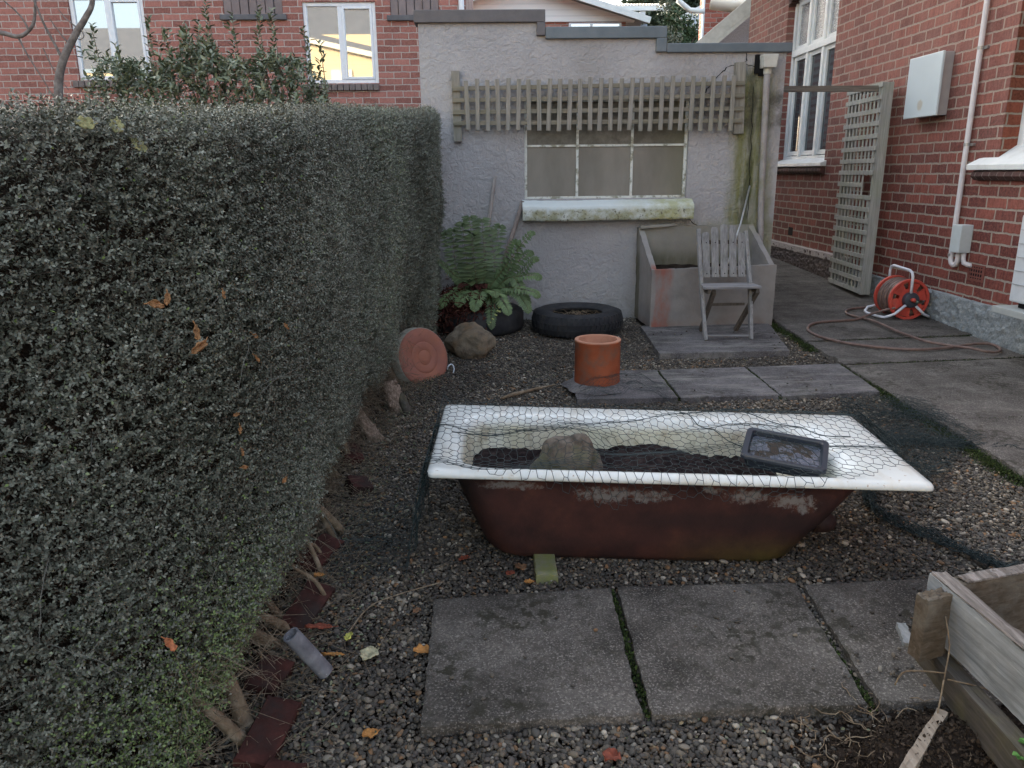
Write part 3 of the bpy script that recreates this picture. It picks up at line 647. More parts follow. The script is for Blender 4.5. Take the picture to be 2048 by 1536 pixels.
def tree(name,loc,h,R,cols,label,n=9000,ls=.16,group=None,flat=1.0,trunk=.12):
    e=empty(name,loc,label,'tree',group); L=np.array(loc)
    mb=MB(); mb.tube([L,L+np.array([.05,0,h*.5]),L+np.array([-.05,.1,h*.9])],[trunk,trunk*.7,trunk*.25],8)
    for k in range(6):
        a=k*1.1; z=h*(.35+.08*k); mb.tube([L+np.array([0,0,z]),L+np.array([math.cos(a)*R*.5,math.sin(a)*R*.5,z+h*.12])],[trunk*.4,trunk*.12],6)
    mb.build('trunk',simple(name+'_bark',[(.05,.04,.03),(.11,.09,.07)],12),e,True)
    cl=rng.normal(size=(26,3))*np.array([R*.5,R*.5,h*.2])+np.array([0,0,h*.62]); ci=rng.integers(0,26,n)
    P=L+cl[ci]+rng.normal(size=(n,3))*np.array([R*.2,R*.2,h*.07]); D=rng.normal(size=(n,3))
    leaves('crown',P,D,rng.normal(size=(n,3)),ls*rng.uniform(.6,1.2,n),ls*.6,leaf_mat(name+'_leaf',cols),e,rnd=np.clip(ci/26*.6+rng.random(n)*.4,0,1))
    return e
tree('dark_tree',(7.5,33,2.6),9,1.5,[(.02,.035,.022),(.04,.06,.035),(.06,.08,.05)],'tall dark green tree behind the white roofed house',n=34000,ls=.2)
tree('autumn_tree',(9.35,38,3.6),5.6,1.9,[(.20,.15,.05),(.40,.30,.10),(.55,.42,.16)],'yellow leaved tree catching the sun beyond the sheds',n=14000,ls=.16)
tree('round_bush',(5.45,22,2.1),3.2,.62,[(.03,.055,.025),(.05,.09,.04),(.07,.11,.05)],'round dark green bush just above the parapet near the brick house',n=16000,ls=.09)
tree('grey_green_bush',(4.55,21,2.2),2.9,.5,[(.07,.09,.06),(.12,.14,.10)],'loose grey-green bush beside the round dark bush',n=9000,ls=.08)
# ================================================================ yard objects
# paving slabs (front row)
M_slabs=M_slab
def slab(name,corn,label,mat,th=.045,h=.035,seed=0,tilt=(0,0),group='square concrete paving slabs'):
    o=rough_slab(0,1,0,1,h,th,corners=corn,nx=26,seed=seed,edge=.006,tilt=tilt)
    ob=o.build(name,mat,smooth=True,autos=40,origin=(sum(c[0] for c in corn)/4,sum(c[1] for c in corn)/4,gz(corn[0][1]))); tag(ob,label,'paving slab',group); return ob
slab('paving_slab',[(-.20,1.695),(.392,1.715),(.402,2.325),(-.205,2.285)],'mossy concrete slab with dark patches, leftmost in front of the bathtub',M_slab,seed=1)
slab('paving_slab',[(.42,1.712),(1.02,1.73),(1.048,2.325),(.428,2.33)],'clean textured concrete slab in front of the middle of the bathtub',M_slab,seed=2)
slab('paving_slab',[(1.055,1.73),(1.68,1.76),(1.70,2.345),(1.082,2.322)],'concrete slab partly covered by soil beside the timber bed corner',M_slab,seed=3,h=.028)
slab('paving_slab',[(.52,4.36),(1.135,4.35),(1.13,4.93),(.56,4.94)],'concrete slab behind the bathtub under the clay pipe',M_slab2,seed=4)
slab('paving_slab',[(1.155,4.345),(1.76,4.36),(1.745,4.965),(1.145,4.93)],'cracked pale-stained concrete slab behind the middle of the bathtub',M_slab2,seed=5)
slab('paving_slab',[(1.78,4.36),(2.39,4.38),(2.41,4.98),(1.77,4.97)],'dark concrete slab behind the bathtub, next to the path edge',M_slab2,seed=6,tilt=(.01,.005))
slab('paving_slab',[(1.235,5.32),(2.20,5.335),(2.36,6.2),(1.27,6.2)],'large low concrete base slab under the folding chair',M_slab2,th=.06,h=.045,seed=7)
mb=crack([],.01)
# ---------------------------------------------------------------- bathtub
FL,FR,BL,BR=map(Vector,((-.221,2.472,.424),(1.548,2.41,.354),(-.193,3.176,.449),(1.572,3.10,.384)))
BU,BV=1.77,.70
def B(u,v,h=0):
    a,b=u/BU,v/BV; p=(FL*(1-a)+FR*a)*(1-b)+(BL*(1-a)+BR*a)*b; return Vector((p.x,p.y,p.z+h))
def ring(x0,x1,y0,y1,r,h,k=9,e=14):
    P=[]
    cs=[(x1-r,y0+r,-PI/2),(x1-r,y1-r,0),(x0+r,y1-r,PI/2),(x0+r,y0+r,PI)]
    for i,(cx,cy,a) in enumerate(cs):
        arc=[(cx+r*math.cos(a+PI/2*j/k),cy+r*math.sin(a+PI/2*j/k)) for j in range(k+1)]
        P+=arc; nx_=cs[(i+1)%4]; a2=nx_[2]; q=(nx_[0]+r*math.cos(a2),nx_[1]+r*math.sin(a2))
        P+=[(arc[-1][0]+(q[0]-arc[-1][0])*j/e,arc[-1][1]+(q[1]-arc[-1][1])*j/e) for j in range(1,e)]
    return [B(u,v,h) for u,v in P]
def loft(rings,cap0=False,cap1=False):
    mb=MB(); n=len(rings[0])
    for r in rings: mb.v+=[tuple(p) for p in r]
    for i in range(len(rings)-1):
        for k in range(n):
            q=(k+1)%n; mb.f.append((i*n+k,i*n+q,(i+1)*n+q,(i+1)*n+k))
    if cap0: mb.f.append(tuple(range(n-1,-1,-1)))
    if cap1: mb.f.append(tuple(range((len(rings)-1)*n,len(rings)*n)))
    return mb
bath=empty('bathtub',B(.8,.3,-.4),'old cast iron bathtub with white enamel rim and rusty brown sides, filled with soil','bathtub')
inner=[ring(.22,1.10,.18,.46,.08,-.30),ring(.165,1.22,.14,.50,.1,-.27),ring(.14,1.32,.115,.53,.11,-.18),ring(.12,1.42,.095,.545,.12,-.09),ring(.105,1.50,.06,.56,.12,-.035),ring(.098,1.55,.047,.57,.12,-.012),ring(.09,1.60,.038,.58,.12,-.002),
  ring(.080,1.62,.030,.592,.12,.0),ring(.02,1.745,.018,.69,.03,.001),ring(.0,1.772,.0,.706,.022,-.004),ring(-.007,1.778,-.006,.712,.022,-.012),ring(-.008,1.779,-.007,.713,.022,-.024),ring(-.003,1.774,-.002,.707,.022,-.029),ring(.02,1.75,.02,.68,.03,-.028)]
t=T('enamel',.22,.5); p=t.P(); x,y,z=t.sep(p)
c=t.mix(t.noise(p,3,4,.6),(.74,.78,.76),(.82,.84,.82))
fl=t.ma('SUBTRACT',z,t.ma('SUBTRACT',t.ma('ADD',t.ma('MULTIPLY',t.ma('SUBTRACT',y,2.44),.038),.42),t.ma('MULTIPLY',t.ma('ADD',x,.22),.0395)))
low=t.rng(fl,-.012,-.05)
st=t.ma('MULTIPLY',low,t.ramp(t.noise(t.P(sc=(1.5,1.5,.5)),5,6,.65),[(.3,.55),(.62,1)]))
c=t.mix(t.ma('MULTIPLY',st,.8),c,(.52,.50,.33))
c=t.mix(t.ma('MULTIPLY',low,t.ma('MULTIPLY',t.ramp(t.noise(t.P(sc=(1,1,.7)),14,6,.7),[(.52,0),(.68,.75)]),1)),c,(.26,.21,.12))
c=t.mix(t.ma('MULTIPLY',t.ramp(t.noise(t.P(sc=(3,3,3)),15,6,.75),[(.62,0),(.67,1)]),.8),c,(.30,.17,.07))
lip=t.rng(fl,-.005,-.015)
c=t.mix(t.ramp(t.noise(t.P(sc=(3,1,1)),4,4,.65),[(.5,0),(.72,.35)]),c,(.55,.45,.30))
t.col(c); t.bump(t.noise(p,40,3,.5),.06,.002); t.L(t.ma('ADD',.18,t.ma('MULTIPLY',st,.4)),t.b.inputs['Roughness'])
M_en=t.m
loft(inner,cap0=True).build('basin',M_en,bath,True)
outer=[ring(.02,1.75,.02,.68,.03,-.028),ring(.075,1.56,.035,.66,.07,-.04),ring(.092,1.53,.042,.65,.09,-.09),ring(.112,1.495,.052,.64,.11,-.16),ring(.135,1.45,.062,.63,.12,-.23),ring(.16,1.40,.075,.62,.13,-.30),ring(.185,1.36,.085,.60,.13,-.358),ring(.205,1.33,.105,.58,.13,-.384),ring(.26,1.27,.15,.54,.12,-.396),ring(.33,1.20,.23,.47,.1,-.400)]
t=T('rusty_iron',.72,.3); p=t.P(); x,y,z=t.sep(p)
c=t.ramp(t.noise(p,5,7,.65),[(.3,(.012,.008,.0085)),(.46,(.036,.015,.0135)),(.6,(.058,.022,.018)),(.75,(.090,.034,.022))])
zt=t.ma('ADD',z,t.ma('MULTIPLY',x,.0395))        # height measured along the tilted tub
band=t.ma('MULTIPLY',t.rng(zt,.255,.285),t.rng(zt,.385,.355))
def blob(cx,cw,cz=.32,ch=.05):
    a=t.ma('DIVIDE',t.ma('SUBTRACT',x,cx),cw); b=t.ma('DIVIDE',t.ma('SUBTRACT',zt,cz),ch)
    return t.ma('SUBTRACT',1,t.ma('ADD',t.ma('MULTIPLY',a,a),t.ma('MULTIPLY',b,b)))
bl_=None
for q in ((.06,.13,.350,.022),(.40,.12,.320,.042),(.56,.10,.32,.03),(.78,.05,.355,.02),(.92,.09,.33,.035),(1.08,.10,.315,.035),(1.12,.05,.29,.03)):
    b=blob(*q); bl_=b if bl_ is None else t.ma('MAXIMUM',bl_,b)
m1=t.ma('ADD',bl_,t.ma('MULTIPLY',t.ma('SUBTRACT',t.noise(p,38,7,.75),.5),5.2))
c=t.mix(t.ramp(t.ma('ADD',bl_,t.ma('MULTIPLY',t.ma('SUBTRACT',t.noise(p,14,6,.75),.5),3.5)),[(.0,0),(.8,.35)]),c,(.13,.045,.022))
c=t.mix(t.ramp(m1,[(.3,0),(1.15,.8)]),c,(.20,.197,.19))
mg=t.ma('MULTIPLY',t.ma('MULTIPLY',t.rng(zt,.20,.06),t.rng(x,.55,1.05)),t.ramp(t.noise(p,5,6,.65),[(.35,.2),(.65,1)]))
c=t.mix(t.ma('MULTIPLY',mg,.75),c,(.085,.075,.018))
dk=t.ma('MULTIPLY',t.rng(x,.02,-.12),.8); c=t.mix(dk,c,(.016,.012,.012))
dk2=t.ma('MULTIPLY',t.ma('MULTIPLY',t.rng(zt,.27,.235),t.rng(zt,.17,.21)),t.rng(x,.3,.7)); c=t.mix(t.ma('MULTIPLY',dk2,.6),c,(.025,.014,.014))
t.col(c); b1=t.bump(t.noise(p,60,6,.7),.35,.004); t.bump(t.ramp(m1,[(.35,0),(.6,1)]),.3,.002,b1)
sh=loft(outer,cap1=True); sh.build('outer_shell',t.m,bath,True)
mb=MB(); c0=B(1.43,.16,-.235); mb.tube([c0,c0+Vector((.055,-.0,-.005)),c0+Vector((.075,0,-.01))],[.045,.04,.028],12); mb.build('waste_boss',t.m,bath,True)
# soil in the tub
M_soil2=simple('dark_potting_soil',[(.012,.009,.010),(.034,.025,.026),(.075,.056,.052)],26,.95,.1,bscale=90,bst=1,bd=.02)
mb=MB()
def sf(a,b):
    u=.11+1.36*a; v=.085+.465*b
    h=-.135+.018*nz(u*5,v*5)+.014*nz(u*16,v*16,2)+.008*nz(u*45,v*45,4)+.03*math.exp(-((u-.85)/.14)**2)*sm(.1,.6,b)
    h-=.02*sm(.8,1,a)
    return B(u,v,h)
mb.grid(sf,150,60); tag(mb.build('soil',M_soil2,smooth=True),'dark lumpy soil filling the bottom of the bathtub','soil')
# rock
def rock(name,c,r,mat,label,cat,seed,amp=.12,rot=0,squ=None,group=None,sub=5,fr=1.0):
    import bmesh
    bm=bmesh.new(); bmesh.ops.create_icosphere(bm,subdivisions=sub,radius=1)
    R=Matrix.Rotation(rot,3,'Z')
    for v in bm.verts:
        d=v.co.normalized(); q=1+amp*nz(d.x*1.3*fr+seed,d.y*1.3*fr,d.z*1.3*fr)*2+amp*.35*nz(d.x*4*fr,d.y*4*fr+seed,d.z*4*fr)+amp*.12*nz(d.x*14,d.y*14,d.z*14+seed)
        p=Vector((d.x*r[0]*q,d.y*r[1]*q,d.z*r[2]*q))
        if squ: p=squ(p)
        v.co=R@p+Vector(c)
    me=bpy.data.meshes.new(name); 
    o=bpy.data.objects.new(name,me); 
    for v in bm.verts: v.co-=Vector(c)
    bm.to_mesh(me); bm.free(); me.polygons.foreach_set('use_smooth',[True]*len(me.polygons)); me.materials.append(mat); C.objects.link(o); o.location=c
    return tag(o,label,cat,group)
M_rock=simple('brown_basalt',[(.10,.08,.06),(.19,.155,.115),(.27,.225,.165)],14,.9,.2,bscale=45,bst=.9,bd=.01,dirt=((.20,.11,.05),7,.48,.62,.6))
rock('rock',(-.145,5.52,gz(5.5)+.10),(.175,.13,.135),M_rock,'large rounded brown rock resting against the tyre with the fern','rock',4,amp=.17,rot=-.45)
M_rock2=simple('mossy_stone',[(.07,.058,.048),(.15,.125,.105),(.23,.20,.17)],24,.95,.2,bscale=60,bst=.9,bd=.008,dirt=((.13,.14,.08),10,.45,.6,.6))
sq=None
def sq_old(p):
    p.x*= 1.0-.36*sm(-.05,.06,p.z); p.y*=1-.3*sm(0,.1,p.z); p.z=min(p.z,.085+.2*(p.z-.085)) if p.z>.085 else p.z; return p
rc=B(.50,.24,-.08)
rock('stone',rc,(.128,.06,.128),M_rock2,'rough brown stone standing in the bathtub soil under the netting','stone',5,amp=.15,squ=None)
# seed tray
tray=empty('seed_tray',(1.15,2.7,.36),'tilted dark plastic seed tray holding water and dead leaves in the bathtub','tray')
TL,TR,TBR,TBL=map(Vector,((1.02,2.82,.435),(1.322,2.74,.394),(1.209,2.50,.369),(.92,2.60,.404)))
tn=(TR-TL).cross(TBL-TL).normalized()
if tn.z<0: tn=-tn
def TP(a,b,h=0): return (TL*(1-a)+TR*a)*(1-b)+(TBL*(1-a)+TBR*a)*b+tn*h
def tring(i,h):
    P=[]; k=6
    for cx,cy,a0 in ((1-i-.07,i+.09,-90),(1-i-.07,1-i-.09,0),(i+.07,1-i-.09,90),(i+.07,i+.09,180)):
        for j in range(k+1):
            an=math.radians(a0+90*j/k); P.append(TP(cx+.06*math.cos(an),cy+.09*math.sin(an),h))
    return P
M_tray=plain('tray_plastic',(.022,.030,.045),.35,.5)
loft([tring(.115,-.046),tring(.085,-.020),tring(.072,-.002),tring(.062,.004),tring(.006,.005),tring(-.004,.0),tring(-.006,-.010),tring(.02,-.010),tring(.075,-.052)],cap0=True,cap1=True).build('tray_shell',M_tray,tray)
t=T('tray_water',.12,.6); p=t.P(); t.col(t.ramp(t.noise(p,11,6,.7,.5),[(.42,(.10,.115,.145)),(.5,(.13,.15,.19)),(.53,(.035,.028,.022)),(.7,(.06,.04,.025))]))
t.L(t.ramp(t.noise(p,11,6,.7,.5),[(.48,.15),(.54,.9)]),t.b.inputs['Roughness']); t.bump(t.noise(p,30,5,.7),.3,.004)
loft([tring(.085,-.0185)],cap1=True).build('water',t.m,tray)
# brick block under the tub
rough=rough_slab(.150,.230,2.41,2.60,.040,.07,nx=8,edge=.004,seed=11)
t=T('lichen_brick',.9,.2); p=t.P(); y=t.sep(p)[1]; t.col(t.mix(t.ramp(t.noise(p,16,6,.65),[(.35,0),(.6,1)]),(.20,.20,.15),t.mix(t.noise(p,8,4),(.15,.17,.06),(.21,.225,.10)))); t.bump(t.noise(p,60,5,.7),.5,.006)
tag(rough.build('brick_block',t.m,smooth=True,autos=40),'yellow-green lichen covered block propping up the left end of the bathtub','block')
# ---------------------------------------------------------------- wire netting
def hexnet(u0,u1,v0,v1,wu,wv,inside,fn,jit=.12,seed=1):
    r=np.random.default_rng(seed); nodes={}; pts=[]; E=set()
    def nid(a,b):
        k=(round(a/wu*8),round(b/wv*8))
        if k not in nodes:
            nodes[k]=len(pts); pts.append((a+r.normal()*wu*jit*.5,b+r.normal()*wv*jit*.5))
        return nodes[k]
    i=0; cu=u0
    while cu<u1:
        cv=v0+(wv/2 if i%2 else 0)
        while cv<v1:
            if inside(cu,cv):
                c=[(cu-wu/2,cv),(cu-wu/4,cv-wv/2),(cu+wu/4,cv-wv/2),(cu+wu/2,cv),(cu+wu/4,cv+wv/2),(cu-wu/4,cv+wv/2)]
                ids=[nid(*q) for q in c]
                for a,b in zip(ids,ids[1:]+ids[:1]): E.add((min(a,b),max(a,b)))
            cv+=wv
        cu+=wu*.75; i+=1
    P=np.array([fn(*q) for q in pts]); E=np.array(sorted(E)); return P[E[:,0]],P[E[:,1]],P,E
def warp(u,v):
    # gather the mesh into pleats running along the tub
    v2=v+.048*math.sin(v*17+2.2*math.sin(u*2.6+1)+.6*nz(u*2,v*3)*3)*1.0+.03*nz(u*3.1,v*2.2,7)
    u2=u+.03*nz(u*2.3,v*3.1,3)
    return u2,v2
def net_main(u,v):
    u,v=warp(u,v)
    pl=.008*math.sin(v*34+2*math.sin(u*3))+.007*nz(u*9,v*14)
    # vertical sheet over the rim
    inner_=sm(.02,.25,u)*sm(1.7,1.4,u)*sm(.02,.14,v)*sm(.64,.52,v)
    h=.010+abs(pl)*.6-inner_*(.022+.02*nz(u*2.5,v*4,9)-.6*pl)
    h+=.075*math.exp(-((u-.52)/.11)**2-((v-.25)/.13)**2)
    h+=.045*math.exp(-((u-1.28)/.22)**2-((v-.36)/.2)**2)*inner_
    if u>=0 and u<=1.76 and v>=-.012 and v<=.72:
        return tuple(B(u,v,h))
    if v<-.012 and u<1.72:
        p=B(max(u,0),-.012,.0); d=-.012-v; return (p.x,p.y-.012-.12*d,p.z-d*.95+.004)
    if u<0:
        s=-u; p=B(0,v,.008); zf=gz(p.y)+.022; drop=p.z-zf
        if s<.46:
            q=s/.46; return (p.x-.02-.075*q-.03*nz(v*9,s*8)*q,p.y+.07*nz(s*6,v*7)-.10*q*max(0,.5-v),p.z-drop*(q**1.15))
        s2=s-.46; return (p.x-.095-.75*s2+.02*nz(v*7,s*8),p.y+.02*nz(u*8,v*6)-.25*(s2),gz(p.y-.25*s2)+.024+.015*abs(nz(v*12,s*12)))
    if v>.72 and u<1.76:
        s=v-.72; p=B(u,.72,.008); y=p.y+s*.55; zf=gz(y)+.03; q=min(s/.6,1); 
        bump_=.10*math.exp(-((u-.95)/.16)**2)*math.exp(-((s-1.0)/.35)**2)
        return (p.x+.02*nz(s*5,u*6),p.y+s*(.55+.6*q),(p.z*(1-q)+(gz(p.y+s)+.03)*q)+.02*abs(nz(u*7,s*9))+bump_)
    # right of the tub
    s=u-1.76; p=B(1.76,min(max(v,0),1.2),.008); x=p.x+s*.95; y=p.y+max(0,v-1.2)*.98+.04*nz(u*4,v*4)
    q=sm(0,.34,s); z=p.z*(1-q)+(gz(y)+.03)*q
    if v>.72: z=min(z,gz(y)+.03+.35*(1-sm(.72,1.0,v))*(1-q))
    return (x,y,z+.018*abs(nz(u*11,v*13)))
def ins_main(u,v):
    if u<0:
        return (v>-.15+ .0 and v<.80+.1*nz(u*5) and u>-.80-.1*nz(v*4)) if u>-.46 else (v<.55 and v>.0-.3*(-u-.46) and u>-.85)
    if u<=1.76:
        front=-.012 if (u<.15) else (-.055+.03*math.sin(u*6+1.4)+ .045*sm(.95,.8,u)*0)
        if u>1.32: front=.02+.12*(u-1.32)/.44
        if u>1.5: front=.07+.25*(u-1.5)+.04*nz(u*9)
        back=.80+.10*nz(u*3)+ (.62*math.exp(-((u-.97)/.25)**2) if u<1.4 else .25)
        if u>1.1: back+=.25*sm(1.1,1.7,u)
        return front<v<back
    s=u-1.76
    return (.30+.95*s+.04*nz(u*8)) < v < (1.0+min(1,s*2)*.8+.06*nz(u*5)) and u<2.75
M_wire=T('green_wire',.5,.4); M_wire.col((.018,.034,.037)); M_wire=M_wire.m
net=empty('wire_netting',(.6,2.8,.45),'dark green hexagonal chicken wire netting draped over the bathtub and onto the gravel','wire netting')
A_,B_,Pn,En=hexnet(-.9,2.8,-.2,2.05,.039,.036,ins_main,net_main,jit=.16,seed=4)
kk=np.linalg.norm(A_-B_,axis=1)<.12
tri_tubes('draped_mesh',A_[kk],B_[kk],.0012,M_wire,net)
A2,B2,_,_=hexnet(1.70,2.75,.3,1.95,.034,.030,lambda u,v:ins_main(u,v) and u>1.78,lambda u,v:(lambda q:(q[0]+.015,q[1]+.012,q[2]+.012+.02*abs(nz(u*15,v*9,4))))(net_main(u,v)),jit=.3,seed=9)
kk=np.linalg.norm(A2-B2,axis=1)<.12
A3,B3,_,_=hexnet(1.75,2.7,.35,1.9,.036,.032,lambda u,v:ins_main(u,v) and u>1.84 and nz(u*2.2,v*2.5,8)>-.12,lambda u,v:(lambda q:(q[0]-.01,q[1]+.02,q[2]+.02+.03*abs(nz(u*12,v*8,6))))(net_main(u+.02,v)),jit=.35,seed=15)
k3=np.linalg.norm(A3-B3,axis=1)<.12
tri_tubes('third_layer',A3[k3],B3[k3],.0011,M_wire,net)
tri_tubes('second_layer',A2[kk],B2[kk],.0012,M_wire,net)
# gathered edges: a long strip crumpled into a roll
def bunch(name,path,width,seed,h0=.02,hh=.035,spread=.055,cell=.024):
    P=[Vector(p) for p in path]; L=[0]
    for a,b in zip(P,P[1:]): L.append(L[-1]+(b-a).length)
    tot=L[-1]
    def fn(s,c):
        s=min(max(s,0),tot-1e-4); k=max(i for i in range(len(L)-1) if L[i]<=s); f=(s-L[k])/(L[k+1]-L[k])
        p=P[k].lerp(P[k+1],f); d=(P[k+1]-P[k]).normalized(); n=Vector((-d.y,d.x,0)).normalized() if abs(d.z)<.9 else Vector((1,0,0))
        sp=spread*(.7+.5*nz(s*5,seed))
        off=sp*(math.sin(c*26+3*nz(s*5,c*2,seed))*.6+.8*nz(s*9,c*6,seed)); z=h0+hh*abs(nz(s*13,c*11,seed+3))*1.5
        return (p.x+n.x*off+.01*nz(c*9,s*9),p.y+n.y*off+.02*nz(s*8,c*5,2),p.z+z)
    a,b,_,_=hexnet(0,tot,-width,width,cell*1.3,cell,lambda s,c:True,fn,jit=.3,seed=seed)
    k=np.linalg.norm(a-b,axis=1)<.12
    return tri_tubes(name,a[k],b[k],.0013,M_wire,net)
g=lambda x,y,h=0:(x,y,gz(y)+h)
bunch('rolled_edge',[g(1.72,3.15),g(1.60,2.92),g(1.62,2.76),g(1.72,2.62),g(1.80,2.45),g(1.88,2.36),g(2.0,2.3)],.30,21,spread=.05)
bunch('back_edge',[g(1.72,3.42),g(2.05,3.62),g(2.35,3.55),g(2.75,3.42)],.26,23,spread=.07)
ca,cb,_,_=hexnet(0,.55,0,.42,.036,.033,lambda u,v:True,lambda u,v:(.56+u*.9+.02*nz(u*9,v*9),4.10+v*.9+.03*nz(u*7,v*6,3),gz(4.2)+.10+.07*math.sin(u*6)+.05*nz(u*8,v*8)),jit=.25,seed=6)
tri_tubes('curled_corner',ca,cb,.0008,M_wire,net)
# loose longitudinal wires where two widths are laced together
def wires(name,paths,r=.0016):
    mb=MB()
    for p in paths: mb.tube(p,r,5,False)
    return mb.build(name,M_wire,net,True)
def onnet(pts): 
    out=[]
    for (a,b),(c,d) in zip(pts,pts[1:]):
        for k in range(8):
            u=a+(c-a)*k/8; v=b+(d-b)*k/8; q=Vector(net_main(u,v)); q.z+=.004; out.append(q)
    return out
for q_ in ([(.05,.30),(.22,.30),(.42,.42)],[(1.0,.66),(1.12,.35),(1.2,.08)],[(1.2,.68),(1.45,.5),(1.68,.42)]): wires('lacing_wire',[onnet(q_)],.0022)
# ---------------------------------------------------------------- clay pipe, dish, tyres, planter, chair
M_terra=simple('orange_terracotta',[(.26,.062,.028),(.35,.090,.038),(.42,.12,.055)],7,.75,.3,bscale=50,bst=.25,bd=.004,dirt=((.20,.12,.085),9,.48,.66,.75))
M_terrac=simple('pale_terracotta_edge',[(.42,.20,.13),(.52,.27,.18)],20,.85,bst=.3)
cp=(.680,4.62,gz(4.6)+.03)
pipe=empty('clay_pipe',cp,'short upright orange terracotta pipe standing on a slab behind the bathtub','clay pipe')
MB().lathe([(.140,0),(.146,.01),(.143,.05),(.142,.285),(.145,.29),(.145,.300)],cp,56).add([],[]).build('wall',M_terra,pipe,True)
MB().lathe([(.145,.300),(.143,.306),(.121,.306),(.118,.30),(.118,.02),(.0,.02)],cp,56).build('rim',M_terrac,pipe,True,autos=40)
mb=MB()
def collar(u,v):
    a=2*PI*u; r=.13+.085*v*(1+.35*nz(math.cos(a)*2,math.sin(a)*2,1)); return (cp[0]+r*math.cos(a),cp[1]+r*math.sin(a),gz(4.6)+.066-.034*v*v+.006*nz(u*20,v*5))
mb.grid(collar,48,6); tag(mb.build('mortar_collar',M_slab2,smooth=True),'rough concrete collar on the slab around the clay pipe base','collar')
# dish leaning on the hedge
nrm_=Vector((.66,-.70,.30)).normalized(); Rq=nrm_.to_track_quat('Z','Y').to_matrix()
dc=Vector((-.435,4.97,.232)); dish=empty('terracotta_dish',(dc.x,dc.y,gz(5)),'round terracotta plant saucer with ring pattern tipped on its side against the hedge','saucer')
rr=.192
MB().lathe([(0,0),(.045,0),(.048,-.003),(.052,0),(.085,.0),(.098,.0),(.102,-.003),(.106,0),(.15,0),(.172,-.001),(.184,-.005),(.190,-.012)],dc,64,Rq*1.06).build('base',simple('dusty_terracotta',[(.27,.115,.09),(.34,.145,.11)],8,.8,bst=.25,dirt=((.38,.15,.085),5,.42,.66,.7)),dish,True,autos=60)
MB().lathe([(.190,-.012),(.194,-.016),(.2,-.06),(.205,-.075),(.198,-.075),(.185,-.02)],dc,64,Rq*1.06).build('rim',simple('pale_glazed_rim',[(.30,.30,.25),(.45,.44,.38)],12,.5,dirt=((.12,.12,.09),8,.5,.7,.5)),dish,True,autos=40)
mb=MB(); wr=simple('white_plastic',[(.6,.65,.72),(.7,.74,.8)],10,.4,bst=0)
mb.tube([Vector((-.268,5.05,.09))+Vector((.022*math.cos(a),.012*math.sin(a*2),.035*math.sin(a)+.035)) for a in [k*PI/8 for k in range(-4,9)]],.0045,6)
tag(mb.build('plastic_loop',wr,smooth=True),'small white plastic loop lying between the saucer and the rock','plastic loop')
M_tyre=simple('tyre_rubber',[(.012,.013,.016),(.025,.026,.03),(.045,.045,.048)],6,.75,.35,bscale=60,bst=.3,bd=.003,dirt=((.07,.065,.055),14,.5,.7,.5))
def tyre(c,R,w,label,lugs):
    e=empty('tyre',c,label,'tyre','old tyres lying flat against the shed')
    r0=R*.57; pr=[(r0,.02*w),(r0+.02,.0),(R*.85,.0-.0),(R*.965,.10*w),(R*1.0,.28*w),(R*1.0,.72*w),(R*.965,.90*w),(R*.85,w*1.02),(r0+.03,.97*w),(r0,.90*w),(r0-.008,.86*w),(r0+.025,.7*w),(R*.86,.6*w),(R*.86,.4*w),(r0+.03,.2*w)]
    MB().lathe(pr,c,72,close=True).build('carcass',M_tyre,e,True)
    if lugs:
        mb=MB(); n=56
        for k in range(n):
            a=2*PI*k/n; da=.030
            for (z0,z1,sh) in ((.60,.93,0),(.34,.62,.05),(.08,.36,0)):
                a0=a+sh; 
                P=[]
                for rr_ in (R*.975,R*1.022):
                    for zz in(z0,z1):
                        for s_ in(-1,1):
                            r_=rr_-(R*.045 if zz>.85 or zz<.15 else 0)
                            P.append((c[0]+r_*math.cos(a0+s_*da+zz*.1),c[1]+r_*math.sin(a0+s_*da+zz*.1),c[2]+zz*w))
                mb.add(P,[(0,1,3,2),(4,6,7,5),(0,2,6,4),(1,5,7,3),(2,3,7,6),(0,4,5,1)])
        mb.build('tread',M_tyre,e)
    mb=MB(); mb.grid(lambda u,v:(c[0]+(r0+.04)*v*math.cos(2*PI*u),c[1]+(r0+.04)*v*math.sin(2*PI*u),c[2]+w*.62+.02*nz(u*6,v*5,c[0])),40,10); mb.build('soil_fill',M_soil,e,True)
    return e
tyre((.742,6.245,gz(6.2)),.375,.185,'flat black tyre with worn tread in front of the shed wall, empty but for twigs',True)
tyre((-.075,6.33,gz(6.3)),.37,.20,'smooth black tyre holding the fern at the end of the hedge',False)
mb=MB()
for k in range(46):
    a=random.uniform(0,2*PI); r=random.uniform(0,.24); x=.742+r*math.cos(a); y=6.245+r*math.sin(a); b=random.uniform(0,PI); l=random.uniform(.03,.09)
    z=gz(6.2)+.13+random.uniform(0,.03); mb.tube([(x,y,z),(x+l*.5*math.cos(b),y+l*.5*math.sin(b),z+.015),(x+l*math.cos(b),y+l*math.sin(b),z+.004)],.0022,4)
M_straw=simple('dry_twig',[(.10,.07,.045),(.20,.15,.10),(.32,.26,.18)],30,.9,bst=0)
tag(mb.build('twigs',M_straw),'dry twigs and straw scattered inside the empty tyre','twigs',kind='stuff')
